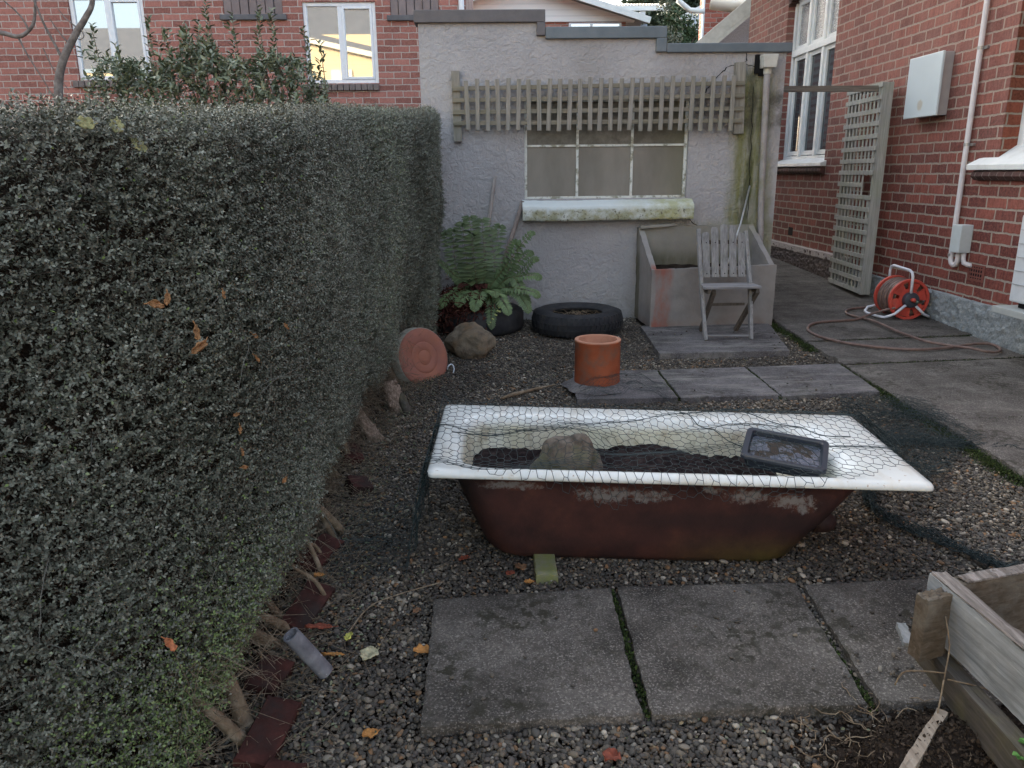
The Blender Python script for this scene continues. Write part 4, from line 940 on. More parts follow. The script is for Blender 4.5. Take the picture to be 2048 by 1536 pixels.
# cold frame / concrete planter
pl=empty('concrete_planter',(1.85,6.4,gz(6.4)),'open concrete planter box with sloping sides against the shed, stained red and green','planter')
t=T('planter_concrete',.9,.2); p=t.P(); x,y,z=t.sep(p)
c=t.ramp(t.noise(p,3,6,.6),[(.3,(.20,.187,.178)),(.6,(.29,.272,.26)),(.75,(.34,.325,.315))])
xr=t.ma('ADD',x,t.ma('MULTIPLY',t.ma('SUBTRACT',t.noise(t.P(sc=(1,1,.3)),6,5,.65),.5),.15))
red=t.ma('MULTIPLY',t.ma('MULTIPLY',t.rng(xr,1.345,1.36),t.rng(xr,1.53,1.47)),t.ramp(t.noise(t.P(sc=(1,1,.5)),4.5,6,.65),[(.38,.15),(.55,1)])); red=t.ma('MULTIPLY',red,t.rng(y,6.25,6.2))
c=t.mix(t.ma('MULTIPLY',red,.8),c,(.30,.10,.07))
lw=t.ma('MULTIPLY',t.rng(z,.27,.14),t.ramp(t.noise(p,5,5,.7),[(.4,.1),(.6,.8)])); c=t.mix(t.ma('MULTIPLY',lw,.6),c,(.20,.09,.055))
c=t.mix(t.ma('MULTIPLY',t.rng(z,.165,.13),.8),c,(.04,.045,.02))
bk=t.ma('MULTIPLY',t.rng(y,6.55,6.6),t.ramp(t.noise(t.P(sc=(2,2,.6)),4,6,.65),[(.3,.4),(.6,1)])); c=t.mix(t.ma('MULTIPLY',bk,.45),c,(.27,.265,.19))
c=t.mix(t.ma('MULTIPLY',t.ma('MULTIPLY',bk,t.rng(z,.80,.66)),.8),c,(.09,.085,.05))
t.col(c); b1=t.bump(t.noise(p,45,5,.7),.4,.006); t.bump(t.noise(p,7,4,.6),.3,.02,b1); M_plan=t.m
zf,zb=.650,.945; gp=gz(6.15)+.03
mb=MB()
def panel(pts_in,pts_out,n=1):
    m=len(pts_in); mb.add(list(pts_in)+list(pts_out),[tuple(range(m-1,-1,-1)),tuple(range(m,2*m))]+[(i,(i+1)%m,m+(i+1)%m,m+i) for i in range(m)])
def gridbox(P00,P10,P11,P01,thv,nx,ny,amp,name):
    """panel with a ragged surface: four corners and a thickness vector"""
    s=MB(); P00,P10,P11,P01=map(Vector,(P00,P10,P11,P01)); th=Vector(thv)
    def f(u,v,k):
        p=(P00*(1-u)+P10*u)*(1-v)+(P01*(1-u)+P11*u)*v+th*k
        e=amp*(nz(p.x*13+k,p.y*13,p.z*13)+.5*nz(p.x*40,p.y*40,p.z*40+k))
        return p+Vector((e,e*.6,e*(1 if v>.99 else .3)))
    for k in (0,1):
        s.grid(lambda u,v:f(u,v,k),nx,ny)
    n=(nx+1)*(ny+1); rg=[i for i in range(nx+1)]+[j*(nx+1)+nx for j in range(1,ny+1)]+[ny*(nx+1)+i for i in range(nx-1,-1,-1)]+[j*(nx+1) for j in range(ny-1,0,-1)]
    for i in range(len(rg)):
        a,b=rg[i],rg[(i+1)%len(rg)]; s.f.append((a,b,n+b,n+a))
    return s.build(name,M_plan,pl,True,autos=40)
gridbox((1.335,6.13,gp),(2.385,6.20,gp),(2.385,6.20,.667),(1.335,6.13,zf),(0,.045,0),60,34,.004,'front_panel')
gridbox((1.337,6.177,gp),(1.318,SY-.055,gp),(1.318,SY-.055,zb),(1.337,6.177,zf-.002),(.045,0,0),34,30,.004,'side_panel')
gridbox((2.34,6.247,gp),(2.285,SY-.055,gp),(2.285,SY-.055,.955),(2.34,6.247,.662),(.043,0,0),34,30,.004,'side_panel')
gridbox((1.318,SY-.052,gp),(2.33,SY-.052,gp),(2.33,SY-.052,.965),(1.318,SY-.052,.955),(0,.05,0),60,34,.006,'back_panel')
gridbox((1.33,SY-.10,.945),(1.62,SY-.09,.965),(1.63,SY-.09,.985),(1.33,SY-.10,.972),(0,.045,0),20,4,.008,'broken_lip')
mb=MB(); mb.grid(lambda u,v:(1.36+.98*u,6.2+.45*v,.56+.07*v+.015*nz(u*9,v*6)),40,16); mb.build('soil_fill',M_soil,pl,True)
# folding chair
M_grey=wood('weathered_grey_wood','z',[(.13,.125,.125),(.24,.235,.24),(.36,.355,.36)],moss=((.30,.32,.27),16,.3))
M_greyx=wood('weathered_grey_wood_cross','x',[(.13,.125,.125),(.24,.235,.24),(.36,.355,.36)])
M_dkwood=wood('dark_chair_wood','z',[(.06,.052,.045),(.11,.095,.08),(.16,.14,.12)])  # darker brown wood for the chair's rear legs, rails and rear crossbar
ch_=empty('folding_chair',(1.84,5.78,gz(5.78)+.045),'weathered grey slatted wooden folding chair standing in front of the concrete planter','chair')
def cc(n,mb_,m,b=.002): return mb_.build(n,m,ch_,bevel=b)
xl,xr_=1.665,2.055; yf,yb_=5.72,5.95; zs=.555; zfoot=gz(5.7)+.045
# back frame / front legs are one long stile each side: foot in front, top behind
ft=lambda x,dx=0:[(x+.012,5.67,zfoot),(x,5.74,zs-.01),(x-.02+dx,5.90,1.0)]
cc('leg',MB().bar((1.668,5.655,zfoot),(1.652,5.80,zs-.01),.026,.042,up=(0,1,0)).bar((1.652,5.80,zs-.01),(1.640,5.93,.985),.026,.042,up=(0,1,0)),M_grey)
cc('leg',MB().bar((2.020,5.655,zfoot),(2.035,5.80,zs-.01),.026,.042,up=(0,1,0)).bar((2.035,5.80,zs-.01),(2.012,5.93,.965),.026,.042,up=(0,1,0)),M_grey)
cc('rear_leg',MB().bar((1.715,5.97,zfoot+.01),(1.725,5.70,zs-.02),.028,.04,up=(0,1,0)),M_dkwood)
cc('rear_leg',MB().bar((2.000,5.97,zfoot+.01),(2.062,5.70,zs-.02),.028,.04,up=(0,1,0)),M_dkwood)
cc('seat',MB().box(1.632,2.075,5.655,5.70,zs,zs+.020).box(1.640,2.070,5.706,5.752,zs+.001,zs+.021).box(1.645,2.065,5.758,5.804,zs+.002,zs+.022).box(1.65,2.05,5.810,5.85,zs+.002,zs+.022),M_greyx,.003)
cc('seat_rail',MB().box(1.665,1.692,5.665,5.87,zs-.036,zs-.002),M_dkwood)
cc('seat_rail',MB().box(2.038,2.062,5.665,5.87,zs-.036,zs-.002),M_dkwood)
cc('crossbar',MB().bar((1.67,5.672,.195),(2.02,5.672,.19),.016,.014),M_greyx)
cc('crossbar',MB().bar((1.74,5.86,.405),(2.02,5.86,.405),.02,.02),M_dkwood)
cc('back_rail',MB().bar((1.66,5.868,.66),(2.03,5.868,.655),.02,.035),M_dkwood)
cc('back_rail',MB().bar((1.65,5.925,.885),(2.02,5.925,.885),.02,.03),M_dkwood)
tops=[.968,1.000,1.022,1.012,.962]
for i in range(5):
    x0=1.668+i*.071; xb=1.676+i*.069; w_=.056; tp=tops[i]
    n=6; fr=[]
    A=[(xb,5.842,.625),(xb+w_,5.842,.625+.002)]; mbs=MB()
    prof=[(0,0),(1,0),(1,.93),(.93,.975),(.75,1),(.25,1),(.07,.975),(0,.93)]
    lean=(-.028+i*0.0)
    P0=[];P1=[]
    for a,b in prof:
        zz=.622+(tp-.622)*b; xx=(xb+w_*a)*(1-b)+(x0-.006+w_*a)*b; yy=5.845+.062*b
        if i in(0,4) and b>.9: zz-=(.012*(1-a) if i==0 else .012*a)
        P0.append((xx,yy,zz)); P1.append((xx,yy+.011,zz))
    mbs.add(P0+P1,[tuple(range(8)),tuple(range(15,7,-1))]+[(k,8+k,8+(k+1)%8,(k+1)%8) for k in range(8)])
    cc('back_slat',mbs,M_grey,.0015)
for i in range(5):
    for q,zz in ((.0,.65),(.9,.885)):
        x=1.704+i*.070-q*.008; y=5.8445+.062*(zz-.622)/.38; cc('screw',MB().tube([(x,y-.0015,zz),(x,y+.001,zz)],.0045,8),M_dark,0)

# rod leaning on the wall
tag(MB().tube([(2.285,6.705,1.29),(2.16,6.50,.99),(1.96,6.22,.60)],.008,8).build('metal_rod',simple('galvanised',[(.42,.43,.43),(.58,.59,.58)],20,.4,.5,.6,bst=0),smooth=True),'thin pale metal rod leaning on the shed wall behind the folding chair','rod')
tag(MB().tube([(1.60,6.0,.5),(1.62,6.02,.52)],.001,4) and MB().tube([(-.10,6.62,.25),(.078,6.70,1.40)],[.017,.0135],10).build('tool_handle',wood('old_handle','z',[(.16,.14,.13),(.28,.25,.23),(.4,.37,.34)]),smooth=True),'thin grey wooden tool handle leaning on the shed left of the window','tool handle')
tag(MB().tube([(.06,6.55,.45),(.315,6.70,1.185)],[.020,.018],10).build('wooden_pole',wood('old_pole','z',[(.13,.10,.09),(.22,.18,.16),(.32,.28,.25)]),smooth=True),'thicker weathered pole leaning under the left end of the window sill','pole')
# ---------------------------------------------------------------- trellis on the shed
M_tr=wood('trellis_wood','z',[(.15,.14,.12),(.25,.235,.21),(.34,.325,.30)],moss=((.20,.20,.14),2.2,.35))
M_trx=wood('trellis_wood_rail','x',[(.12,.11,.09),(.22,.20,.16),(.30,.28,.23)],moss=((.17,.17,.11),2.2,.4))
tr=empty('wall_trellis',(1,SY-.1,1.7),'weathered grey wooden trellis fixed on the shed above the window','trellis')
MB().bar((-.23,SY-.03,1.68),(-.235,SY-.03,2.235),.068,.045,up=(0,1,0)).build('batten',M_tr,tr,bevel=.003)
MB().bar((2.145,SY-.03,1.72),(2.125,SY-.03,2.285),.085,.045,up=(0,1,0)).build('batten',M_tr,tr,bevel=.003)
for i,z in enumerate((2.098,2.008,1.915,1.828)):
    MB().bar((-.265,SY-.066,z-.004),(2.165,SY-.066,z+.022-.008*i),.018,.034,up=(0,0,1)).build('rail',M_trx,tr,bevel=.002)
for i in range(27):
    x=-.145+i*(2.215/26); a=random.uniform(-.006,.006); zb=1.765-.0008*i+random.uniform(-.006,.006)
    MB().bar((x+a-.001*i*.6,SY-.088,zb),(x-a,SY-.088,2.160+.0006*i+random.uniform(-.008,.008)),.035,.016,up=(0,1,0)).build('slat',M_tr,tr,bevel=.002)
# trellis screen against the house wall
sc_=empty('trellis_screen',(3.75,7.7,gz(7.7)),'tall narrow grey-green trellis panel on a timber frame leaning against the brick house','trellis')
M_scr=wood('screen_wood','z',[(.22,.225,.215),(.33,.34,.325),(.45,.46,.44)],moss=((.27,.31,.23),3,.5))
N0=Vector((3.675,7.27,0)); N1=Vector((3.745,8.10,0)); dir_=(N1-N0); zb,zt=.235,2.165
def S(a,z,o=0): # a 0 near .. 1 far ; o outwards (towards the path)
    p=N0+dir_*a; return Vector((p.x-o,p.y,z+0))
mb=MB(); mb.bar(S(.0,zb,-.012),S(.0,zt+.02,-.012),.033,.10,up=(1,0,0)); mb.build('frame_post',M_scr,sc_,bevel=.003)
MB().bar(S(.985,zb,-.022),S(.985,zt-.02,-.022),.035,.10,up=(1,0,0)).build('frame_post',M_scr,sc_,bevel=.003)
MB().bar(S(.05,zt-.0,-.025),S(.95,zt-.0,-.025),.11,.045).bar(S(.05,zb+.03),S(.95,zb+.03),.05,.05).build('frame_rail',M_scr,sc_,bevel=.003)
for i in range(9):
    a=.035+i*.109; b=zt
    if i<2:
        MB().bar(S(a,zb+.01,.040),S(a,1.13,.045),.034,.007,up=(1,0,0)).bar(S(a,1.36,.045),S(a,b,.045),.034,.007,up=(1,0,0)).build('slat',M_scr,sc_,bevel=.002)
    else: MB().bar(S(a,zb+.01,.040),S(a,b,.045),.034,.007,up=(1,0,0)).build('slat',M_scr,sc_,bevel=.002)
for j in range(18):
    z=zb+.035+j*.1115; a0=-.05
    if j==9: a0=.25
    MB().bar(S(a0,z+random.uniform(-.004,.004),.050),S(1.0,z+random.uniform(-.004,.004),.050),.009,.042,up=(0,0,1)).build('cross_slat',M_scr,sc_,bevel=.002)
tag(MB().bar((2.53,7.3,2.135),(3.70,7.33,2.135),.03,.052).build('beam',wood('beam_wood','x',[(.09,.08,.07),(.17,.15,.13),(.24,.22,.19)]),bevel=.002),'narrow horizontal timber rail spanning from the shed corner to the trellis panel','rail')
# ---------------------------------------------------------------- hose reel
reel=empty('hose_reel',(3.59,6.38,gz(6.38)),'red and grey hose reel on a white tubular stand beside the brick wall','hose reel')
M_red=simple('faded_red_plastic',[(.36,.05,.035),(.50,.065,.045),(.58,.10,.07)],9,.5,.4,bst=.08,dirt=((.25,.12,.09),16,.55,.7,.5)); M_tub=plain('painted_tube',(.62,.64,.70),.35,.5); M_blk=plain('dark_grey_plastic',(.045,.05,.065),.4,.5)
M_hose=simple('brown_hose',[(.10,.062,.055),(.16,.105,.09),(.22,.155,.13)],14,.5,.4,bst=.1)
cx,cz=3.588,.345; ry0,ry1=6.30,6.55
def flange(y,outside):
    mb=MB(); n=72
    R=Matrix.Rotation(PI/2,3,'X')
    # rim, hub and spokes
    mb.lathe([(.150,-.012),(.172,-.014),(.176,0),(.172,.014),(.150,.012)],(cx,y,cz),n,R,True)
    mb.lathe([(.0,-.01),(.088,-.010),(.092,0),(.088,.010),(.0,.010)],(cx,y,cz),48,R)
    for k in range(6):
        a=k*PI/3+.3
        p=[(r*math.cos(a+s*w_),r*math.sin(a+s*w_)) for r,w_ in ((.086,.40),(.153,.36)) for s in(-1,1)]
        V=[(cx+q[0],y+e,cz+q[1]) for e in(-.008,.008) for q in p]
        mb.add(V,[(0,1,3,2),(4,6,7,5),(0,4,5,1),(2,3,7,6),(0,2,6,4),(1,5,7,3)])
    return mb.build('flange',M_red,reel,smooth=True,autos=40)
flange(ry0,1); flange(ry1,0)
R=Matrix.Rotation(PI/2,3,'X')
MB().lathe([(0,.0),(.060,.0),(.066,.008),(.068,.03),(.062,.052),(.045,.058),(0,.060)],(cx,ry0-.005,cz),40,R).build('hub',M_blk,reel,True,autos=40)
MB().lathe([(0,0),(.016,0),(.018,.03),(.012,.045),(0,.047)],(cx-.005,ry0-.06,cz+.005),20,R).build('tap_fitting',M_red,reel,True)
MB().lathe([(0,0),(.010,0),(.011,.04),(0,.042)],(cx+.022,ry0-.06,cz-.008),16,R).build('tap_nozzle',simple('green_brass',[(.10,.16,.12),(.2,.26,.2)],30,.4),reel,True)
MB().lathe([(.085,0),(.085,.22)],(cx,ry1,cz),30,R).build('drum',M_red,reel,True)
pts=[]; lay=[(.108,10),(.130,9),(.151,8)]
mb=MB()
for li,(r,n_) in enumerate(lay):
    P=[]; N_=n_*28
    for k in range(N_):
        a=2*PI*k/28; q=k/N_; y=ry0+.022+(ry1-ry0-.044)*(q if li%2==0 else 1-q); rr_=r+.004*math.sin(a*.37+li)+.003*math.sin(a*1.7)
        P.append((cx+rr_*math.cos(a),y+.006*math.sin(a*.9+li),cz+rr_*math.sin(a)))
    mb.tube(P,.0125,7)
mb.build('coiled_hose',M_hose,reel,True)
g0=gz(6.3)+.045
def frame_side(y):
    # front/back stand: handle up, legs down
    top=[(cx-.03,y,cz),(cx-.03,y,cz+.20),(cx-.035,y+.0,cz+.235)]
    return top
yA,yB=ry0-.045,ry1+.04
hd=MB().tube([(cx-.012,yA,cz+.04),(cx-.015,yA,cz+.20),(cx-.018,yA+.012,cz+.232),(cx-.022,yA+.045,cz+.248),(cx-.03,yB-.045,cz+.262),(cx-.034,yB-.012,cz+.25),(cx-.036,yB,cz+.215),(cx-.03,yB,cz+.04)],.0115,10); hd.build('handle',M_tub,reel,True)
MB().tube([(cx-.03,yA,cz-.03),(cx-.13,yA,cz-.115),(cx-.165,yA+.01,g0+.03),(cx-.20,yA+.03,g0+.012),(cx-.235,yA+.10,g0+.012),(cx-.24,yB-.08,g0+.012),(cx-.235,yB-.03,g0+.02),(cx-.20,yB,g0+.05),(cx-.10,yB,cz-.09),(cx-.03,yB,cz-.03)],.0115,10).build('leg',M_tub,reel,True)
MB().tube([(cx+.02,yA,cz-.03),(cx+.12,yA,cz-.12),(cx+.165,yA+.01,g0+.02),(cx+.19,yA+.04,g0+.012),(cx+.2,yB-.06,g0+.012),(cx+.17,yB,g0+.03),(cx+.03,yB,cz-.03)],.0115,10).build('leg',M_tub,reel,True)
HOSE=[(3.506,6.735),(3.397,6.719),(3.258,6.659),(3.181,6.562),(3.155,6.437),(3.201,6.311),(3.21,6.155),(3.212,5.976),(3.222,5.787),(3.249,5.624),(3.29,5.469),(3.36,5.373),(3.411,5.294),(3.452,5.19),(3.519,5.132),(3.601,5.135),(3.677,5.189),(3.731,5.309),(3.716,5.374),(3.634,5.389),(3.514,5.356),(3.356,5.298),(3.172,5.261),(3.016,5.272),(2.885,5.331),(2.731,5.437),(2.64,5.549),(2.574,5.691),(2.561,5.835),(2.584,5.946),(2.656,6.076),(2.756,6.161),(2.885,6.201),(3.009,6.224),(3.137,6.257),(3.275,6.306),(3.397,6.322),(3.468,6.274)]
def catmull(P,n=6):
    P=[Vector(p) for p in P]; out=[]
    for i in range(len(P)-1):
        a,b,c,d=P[max(i-1,0)],P[i],P[i+1],P[min(i+2,len(P)-1)]
        for k in range(n):
            t_=k/n; out.append(.5*((2*b)+(c-a)*t_+(2*a-5*b+4*c-d)*t_*t_+(3*b-a-3*c+d)*t_**3))
    return out+[P[-1]]
hp_=[]
for i,(x,y) in enumerate(HOSE):
    z=gz(y)+.052
    if 9<=i<=16: z+=.004
    if 6<=i<=14: z+=.018*math.exp(-((i-7)/1.8)**2)+.02*math.exp(-((i-13.2)/1.)**2)
    if i>34: z+=.03*(i-34)
    hp_.append((x,y,z))
tag(MB().tube(catmull(hp_),.0105,8).build('garden_hose',M_hose,smooth=True),'loose loops of brown garden hose lying on the path beside the reel','hose')
# ---------------------------------------------------------------- timber bed at the lower right
M_bw=wood('flaking_white_board','y',[(.15,.165,.17),(.27,.29,.30),(.38,.40,.41)],moss=((.17,.17,.15),6,.35))
M_be=wood('rotten_timber','y',[(.05,.042,.036),(.19,.17,.155),(.36,.335,.32)])
M_bx=wood('brown_board','x',[(.055,.042,.030),(.105,.082,.058),(.16,.13,.10)],moss=((.24,.23,.20),9,.4))
M_gr=wood('mossy_plank','y',[(.04,.036,.030),(.08,.072,.062),(.13,.12,.105)],moss=((.13,.12,.05),5,.5))
bed=empty('timber_bed',(1.4,1.6,0),'corner of a rotting timber raised bed with flaking pale paint','raised bed')
def plank(name,a,b,th,hgt,m,n=50,rag=.004,side=(1,0,0),topm=None):
    """upright plank from a to b (bottom line), thickness th towards side, height hgt"""
    a,b=Vector(a),Vector(b); sd_=Vector(side).normalized()*th; s=MB()
    sec=[(0,0),(0,.2),(0,.4),(0,.6),(0,.8),(0,.94),(.02,1),(.2,1),(.35,.985),(.5,1),(.65,.98),(.8,1),(.98,1),(1,.94),(1,.5),(1,0)]
    def f(u,v):
        k=int(round(v*(len(sec)-1))); q,h=sec[k]; p=a.lerp(b,u)+sd_*q+Vector((0,0,hgt*h))
        e=rag*nz(u*9,q*5+h*3,a.x)+rag*.6*nz(u*45,q*19,h*13)
        return p+Vector((e,e*.4,(e*1.5 if h>.9 else 0)))
    s.grid(f,n,len(sec)-1); m_=len(sec)
    s.f.append(tuple(j*(n+1) for j in range(m_))); s.f.append(tuple(j*(n+1)+n for j in range(m_-1,-1,-1)))
    return s.build(name,m,bed,True,autos=35)
plank('long_board',(1.305,1.06,.115),(1.262,1.925,.115),.05,.172,M_bw)
plank('long_board_top',(1.308,1.06,.2885),(1.266,1.92,.2885),.042,.007,M_be,rag=.003)
plank('corner_post',(1.185,1.790,.090),(1.268,1.815,.090),.045,.192,M_bx,12,side=(-.2,1,0))
plank('end_board',(1.312,1.852,.02),(2.1,2.06,.0),.045,.272,M_bx,50,side=(-.2,1,0))
plank('end_board_top',(1.335,1.856,.2935),(2.1,2.06,.2735),.04,.006,M_be,40,side=(-.2,1,0),rag=.003)
tag(MB().add([],[]) and None or bed,None)
def lying(name,a,b,w_,th,m,label,cat='plank',rag=.006,n=40):
    a,b=Vector(a),Vector(b); d=(b-a).normalized(); x=d.cross(Vector((0,0,1))).normalized(); s=MB(); u_=x.cross(d)
    sec=[(-.5,0),(-.5,.5),(-.47,1),(-.2,1),(0,.97),(.2,1),(.47,1),(.5,.5),(.5,0)]
    def f(u,v):
        q,h=sec[int(round(v*8))]; e=rag*nz(u*7,q*4,a.y)+rag*.5*nz(u*40,q*9,h)
        return a.lerp(b,u)+x*(q*w_+e)+u_*(h*th+e*.5)
    s.grid(f,n,8); s.f.append(tuple(j*(n+1) for j in range(9))); s.f.append(tuple(j*(n+1)+n for j in range(8,-1,-1))); s.f.append((0,n,8*(n+1)+n,8*(n+1)))
    return tag(s.build(name,m,smooth=True,autos=35),label,cat)
lying('plank',(1.275,1.92,-.01),(1.235,1.10,.01),.05,.095,M_gr,'mossy grey-brown plank on edge under the timber bed board')
lying('plank',(1.285,2.06,.0),(1.262,1.97,-.012),.03,.04,M_bw,'short splintered pale batten poking out beside the bed corner post')
lying('stick',(.90,1.40,-.02),(1.19,1.67,-.005),.030,.035,wood('pale_stick','y',[(.15,.12,.09),(.28,.23,.18),(.38,.33,.27)]),'pale broken stick lying on soil at the bottom edge','stick',rag=.004)
mb=MB()
for k in range(60):
    x=random.uniform(.82,1.15); y=random.uniform(1.42,1.8); z=gz(y)+.01; P=[(x,y,z)]; a=random.uniform(0,2*PI); 
    for j in range(7):
        a+=random.uniform(-.8,.8); x+=.018*math.cos(a); y+=.018*math.sin(a); z+=random.uniform(-.008,.012); P.append((x,y,max(z,gz(y)+.003)))
    mb.tube(P,[.0016]*5+[.0012,.0006,.0004],4)
for P in ([(1.232,1.78,.24),(1.235,1.75,.17),(1.215,1.72,.105),(1.20,1.70,.06)],[(1.215,1.72,.105),(1.12,1.74,.10),(1.10,1.75,.05)],[(1.21,1.70,.1),(1.3,1.68,.085),(1.34,1.67,.06)],[(1.2,1.70,.1),(1.17,1.66,.03),(1.13,1.62,-.01)]):
    mb.tube(catmull(P,5),.0022,5)
tag(mb.build('dry_stalks',M_straw,smooth=True),'tangle of thin dry plant stalks around the timber bed corner','plant debris',kind='stuff')
# green seedlings in the bed
M_herb=leaf_mat('herb_leaf',[(.07,.17,.04),(.11,.26,.06),(.16,.34,.09)],.5)
def herb(c,n,label,sz=.02,hgt=.04):
    P=[];D=[];N=[]
    for k in range(n):
        a=random.uniform(0,2*PI); r=random.uniform(0,.05); b=(c[0]+r*math.cos(a),c[1]+r*math.sin(a),c[2]+random.uniform(0.4,1)*hgt)
        for j in (-.8,0,.8):
            P.append(b); D.append((math.cos(a+j),math.sin(a+j),.25)); N.append((0,0,1))
    o=leaves('seedling',np.array(P),np.array(D),np.array(N),sz,sz*.75,M_herb,origin=c,pointy=0); return tag(o,label,'seedling','green seedlings in the timber bed')
herb((1.262,1.46,.055),7,'bright green three-lobed seedling behind the mossy plank')
herb((1.245,1.36,.05),7,'bright green seedling at the lower right corner of the photo')
# ================================================================ hedge
def leaves4(name,base,dirv,nrm,L,W,m,parent,rnd):
    n=len(base); d_=dirv/np.linalg.norm(dirv,axis=1,keepdims=True); s=np.cross(d_,nrm); s/=np.linalg.norm(s,axis=1,keepdims=True)+1e-9; u=np.cross(s,d_)
    L=L[:,None];W=W[:,None]
    V=np.stack([base,base+d_*L*.45+s*W*.55+u*W*.2,base+d_*L,base+d_*L*.45-s*W*.55+u*W*.2],1).reshape(-1,3)
    F=np.arange(n*4).reshape(-1,4); return np_mesh(name,V,F,m,parent,attr=np.repeat(rnd,4))
def vsm(a,b,x):
    t=np.clip((x-a)/(b-a),0,1); return t*t*(3-2*t)
def vgz(y): return .035*(np.clip(y,-3,13)-2.35)
def hx(y,h):
    """x of the clipped face at depth y and height h above ground"""
    base=-.625+.19*vsm(3.2,6.3,y)-.46*vsm(2.1,.5,y)
    P=np.stack([np.asarray(y)*1.0,np.asarray(h)*1.0],-1).reshape(-1,2)
    n=(wave(P,1.6,31)*.030+wave(P,4.2,32)*.018+wave(P,10,33)*.012).reshape(np.shape(y))
    und=.13*vsm(.42,.05,h)*vsm(1.4,2.0,y)*vsm(5.6,5.0,y)
    return base+n-und-.10*np.exp(-((y-5.0)/.4)**2)*vsm(.65,.35,h)+.05*vsm(.5,1.2,h)*vsm(1.0,2.5,y)
def htop(y):
    P=np.asarray(y,float).reshape(-1,1)
    return (1.425+.073*np.asarray(y)+wave(P,3,35).reshape(np.shape(y))*.012)
def hbot(y):
    P=np.asarray(y,float).reshape(-1,1)
    h=.20+wave(P,6,36).reshape(np.shape(y))*.05+wave(P,15,37).reshape(np.shape(y))*.03
    for c,w_,a in ((2.28,.22,.10),(2.95,.18,.13),(3.85,.18,.12),(4.7,.25,.12)): h=h+a*np.exp(-((y-c)/w_)**2)
    return h*vsm(1.45,2.0,y)*(1-.8*vsm(5.3,5.7,y))+.0
hedge=empty('hedge',(-.9,3.2,gz(3.2)),'tall clipped hedge of tiny grey-green leaves running along the left side','hedge')
# dark woody core
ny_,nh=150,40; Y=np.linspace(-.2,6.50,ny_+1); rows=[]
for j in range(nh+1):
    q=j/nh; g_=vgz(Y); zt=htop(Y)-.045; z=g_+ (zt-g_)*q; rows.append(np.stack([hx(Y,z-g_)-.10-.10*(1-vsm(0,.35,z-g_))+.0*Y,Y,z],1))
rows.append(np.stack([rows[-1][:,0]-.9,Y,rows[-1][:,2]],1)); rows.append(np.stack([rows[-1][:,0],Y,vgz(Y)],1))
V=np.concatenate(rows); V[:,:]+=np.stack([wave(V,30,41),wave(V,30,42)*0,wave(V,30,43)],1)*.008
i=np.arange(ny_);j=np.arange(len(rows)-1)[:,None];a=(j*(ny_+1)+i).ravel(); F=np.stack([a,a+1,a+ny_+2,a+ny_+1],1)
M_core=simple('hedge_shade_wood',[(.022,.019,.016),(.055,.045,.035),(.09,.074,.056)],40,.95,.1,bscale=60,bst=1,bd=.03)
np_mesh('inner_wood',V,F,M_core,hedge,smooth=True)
mb=MB(); n=len(rows)
capv=[tuple(r[-1]) for r in rows]; mb.add(capv,[tuple(range(n))]); mb.build('end_wood',M_core,hedge)
# leaves on sprigs
def face_pts(n,y0=.40,y1=6.52,up=False):
    y=rng.uniform(y0,y1,n); g_=vgz(y); hb=hbot(y); ht=htop(y)-g_; h=hb+(ht-hb)*rng.random(n)
    ins=rng.random(n)**1.7*.055
    P=np.stack([hx(y,h)-ins-.012,y,g_+h],1)
    # round the upper arris
    ov=np.clip(h-(ht-.07),0,1); P[:,0]-=ov**2*9
    D=np.stack([rng.normal(.62,.35,n),rng.normal(0,.45,n),rng.normal(.42,.45,n)],1)
    return P,D,y,h
n1=76000; P,D,yy,hh=face_pts(n1)
# top surface
n2=9000; y=rng.uniform(.4,6.52,n2); x=hx(y,htop(y)-vgz(y))-.05-rng.random(n2)**1.4*.55
P2=np.stack([x,y,htop(y)-.03+rng.normal(0,.012,n2)],1); D2=np.stack([rng.normal(.1,.4,n2),rng.normal(0,.4,n2),rng.normal(.8,.3,n2)],1)
# far end
n3=2600; h=rng.uniform(.05,1.72,n3); y=6.50+rng.normal(0,.02,n3)-.0; x=-.43-rng.random(n3)*.75
P3=np.stack([x,y,gz(6.5)+h],1); D3=np.stack([rng.normal(.2,.3,n3),rng.normal(.7,.3,n3),rng.normal(.3,.3,n3)],1)
# wild shoots standing proud
n4=700; P4,D4,_,_=face_pts(n4); P4[:,0]+=.035
PP=np.concatenate([P,P2,P3,P4]); DD=np.concatenate([D,D2,D3,D4]); NL=15
Bp,Dp,Np=sprigs(PP,DD,NL,.050,.011,.008)
keep=rng.random(len(Bp))<.93; Bp,Dp,Np=Bp[keep],Dp[keep],Np[keep]
bl=wave(Bp,2.2,51)*.10+wave(Bp,9,52)*.10
rv=np.clip(.40+bl+rng.normal(0,.20,len(Bp)),0,.93)
gp_=np.exp(-((Bp[:,1]-1.65)/.36)**2-((Bp[:,2]-.12)/.28)**2); rv=np.where(rng.random(len(Bp))<gp_*.75,rng.uniform(.94,1,len(Bp)),rv)
rv=np.where(rng.random(len(Bp))<.004,1.0,rv)
M_hl=leaf_mat('hedge_leaf',[(.090,.090,.070),(.130,.136,.106),(.172,.182,.142),(.225,.238,.19),(.34,.355,.30),(.20,.28,.09)],.5,.35)
sz=rng.uniform(.75,1.25,len(Bp)); leaves4('foliage',Bp,Dp,Np,.0085*sz,.0048*sz,M_hl,hedge,rv)
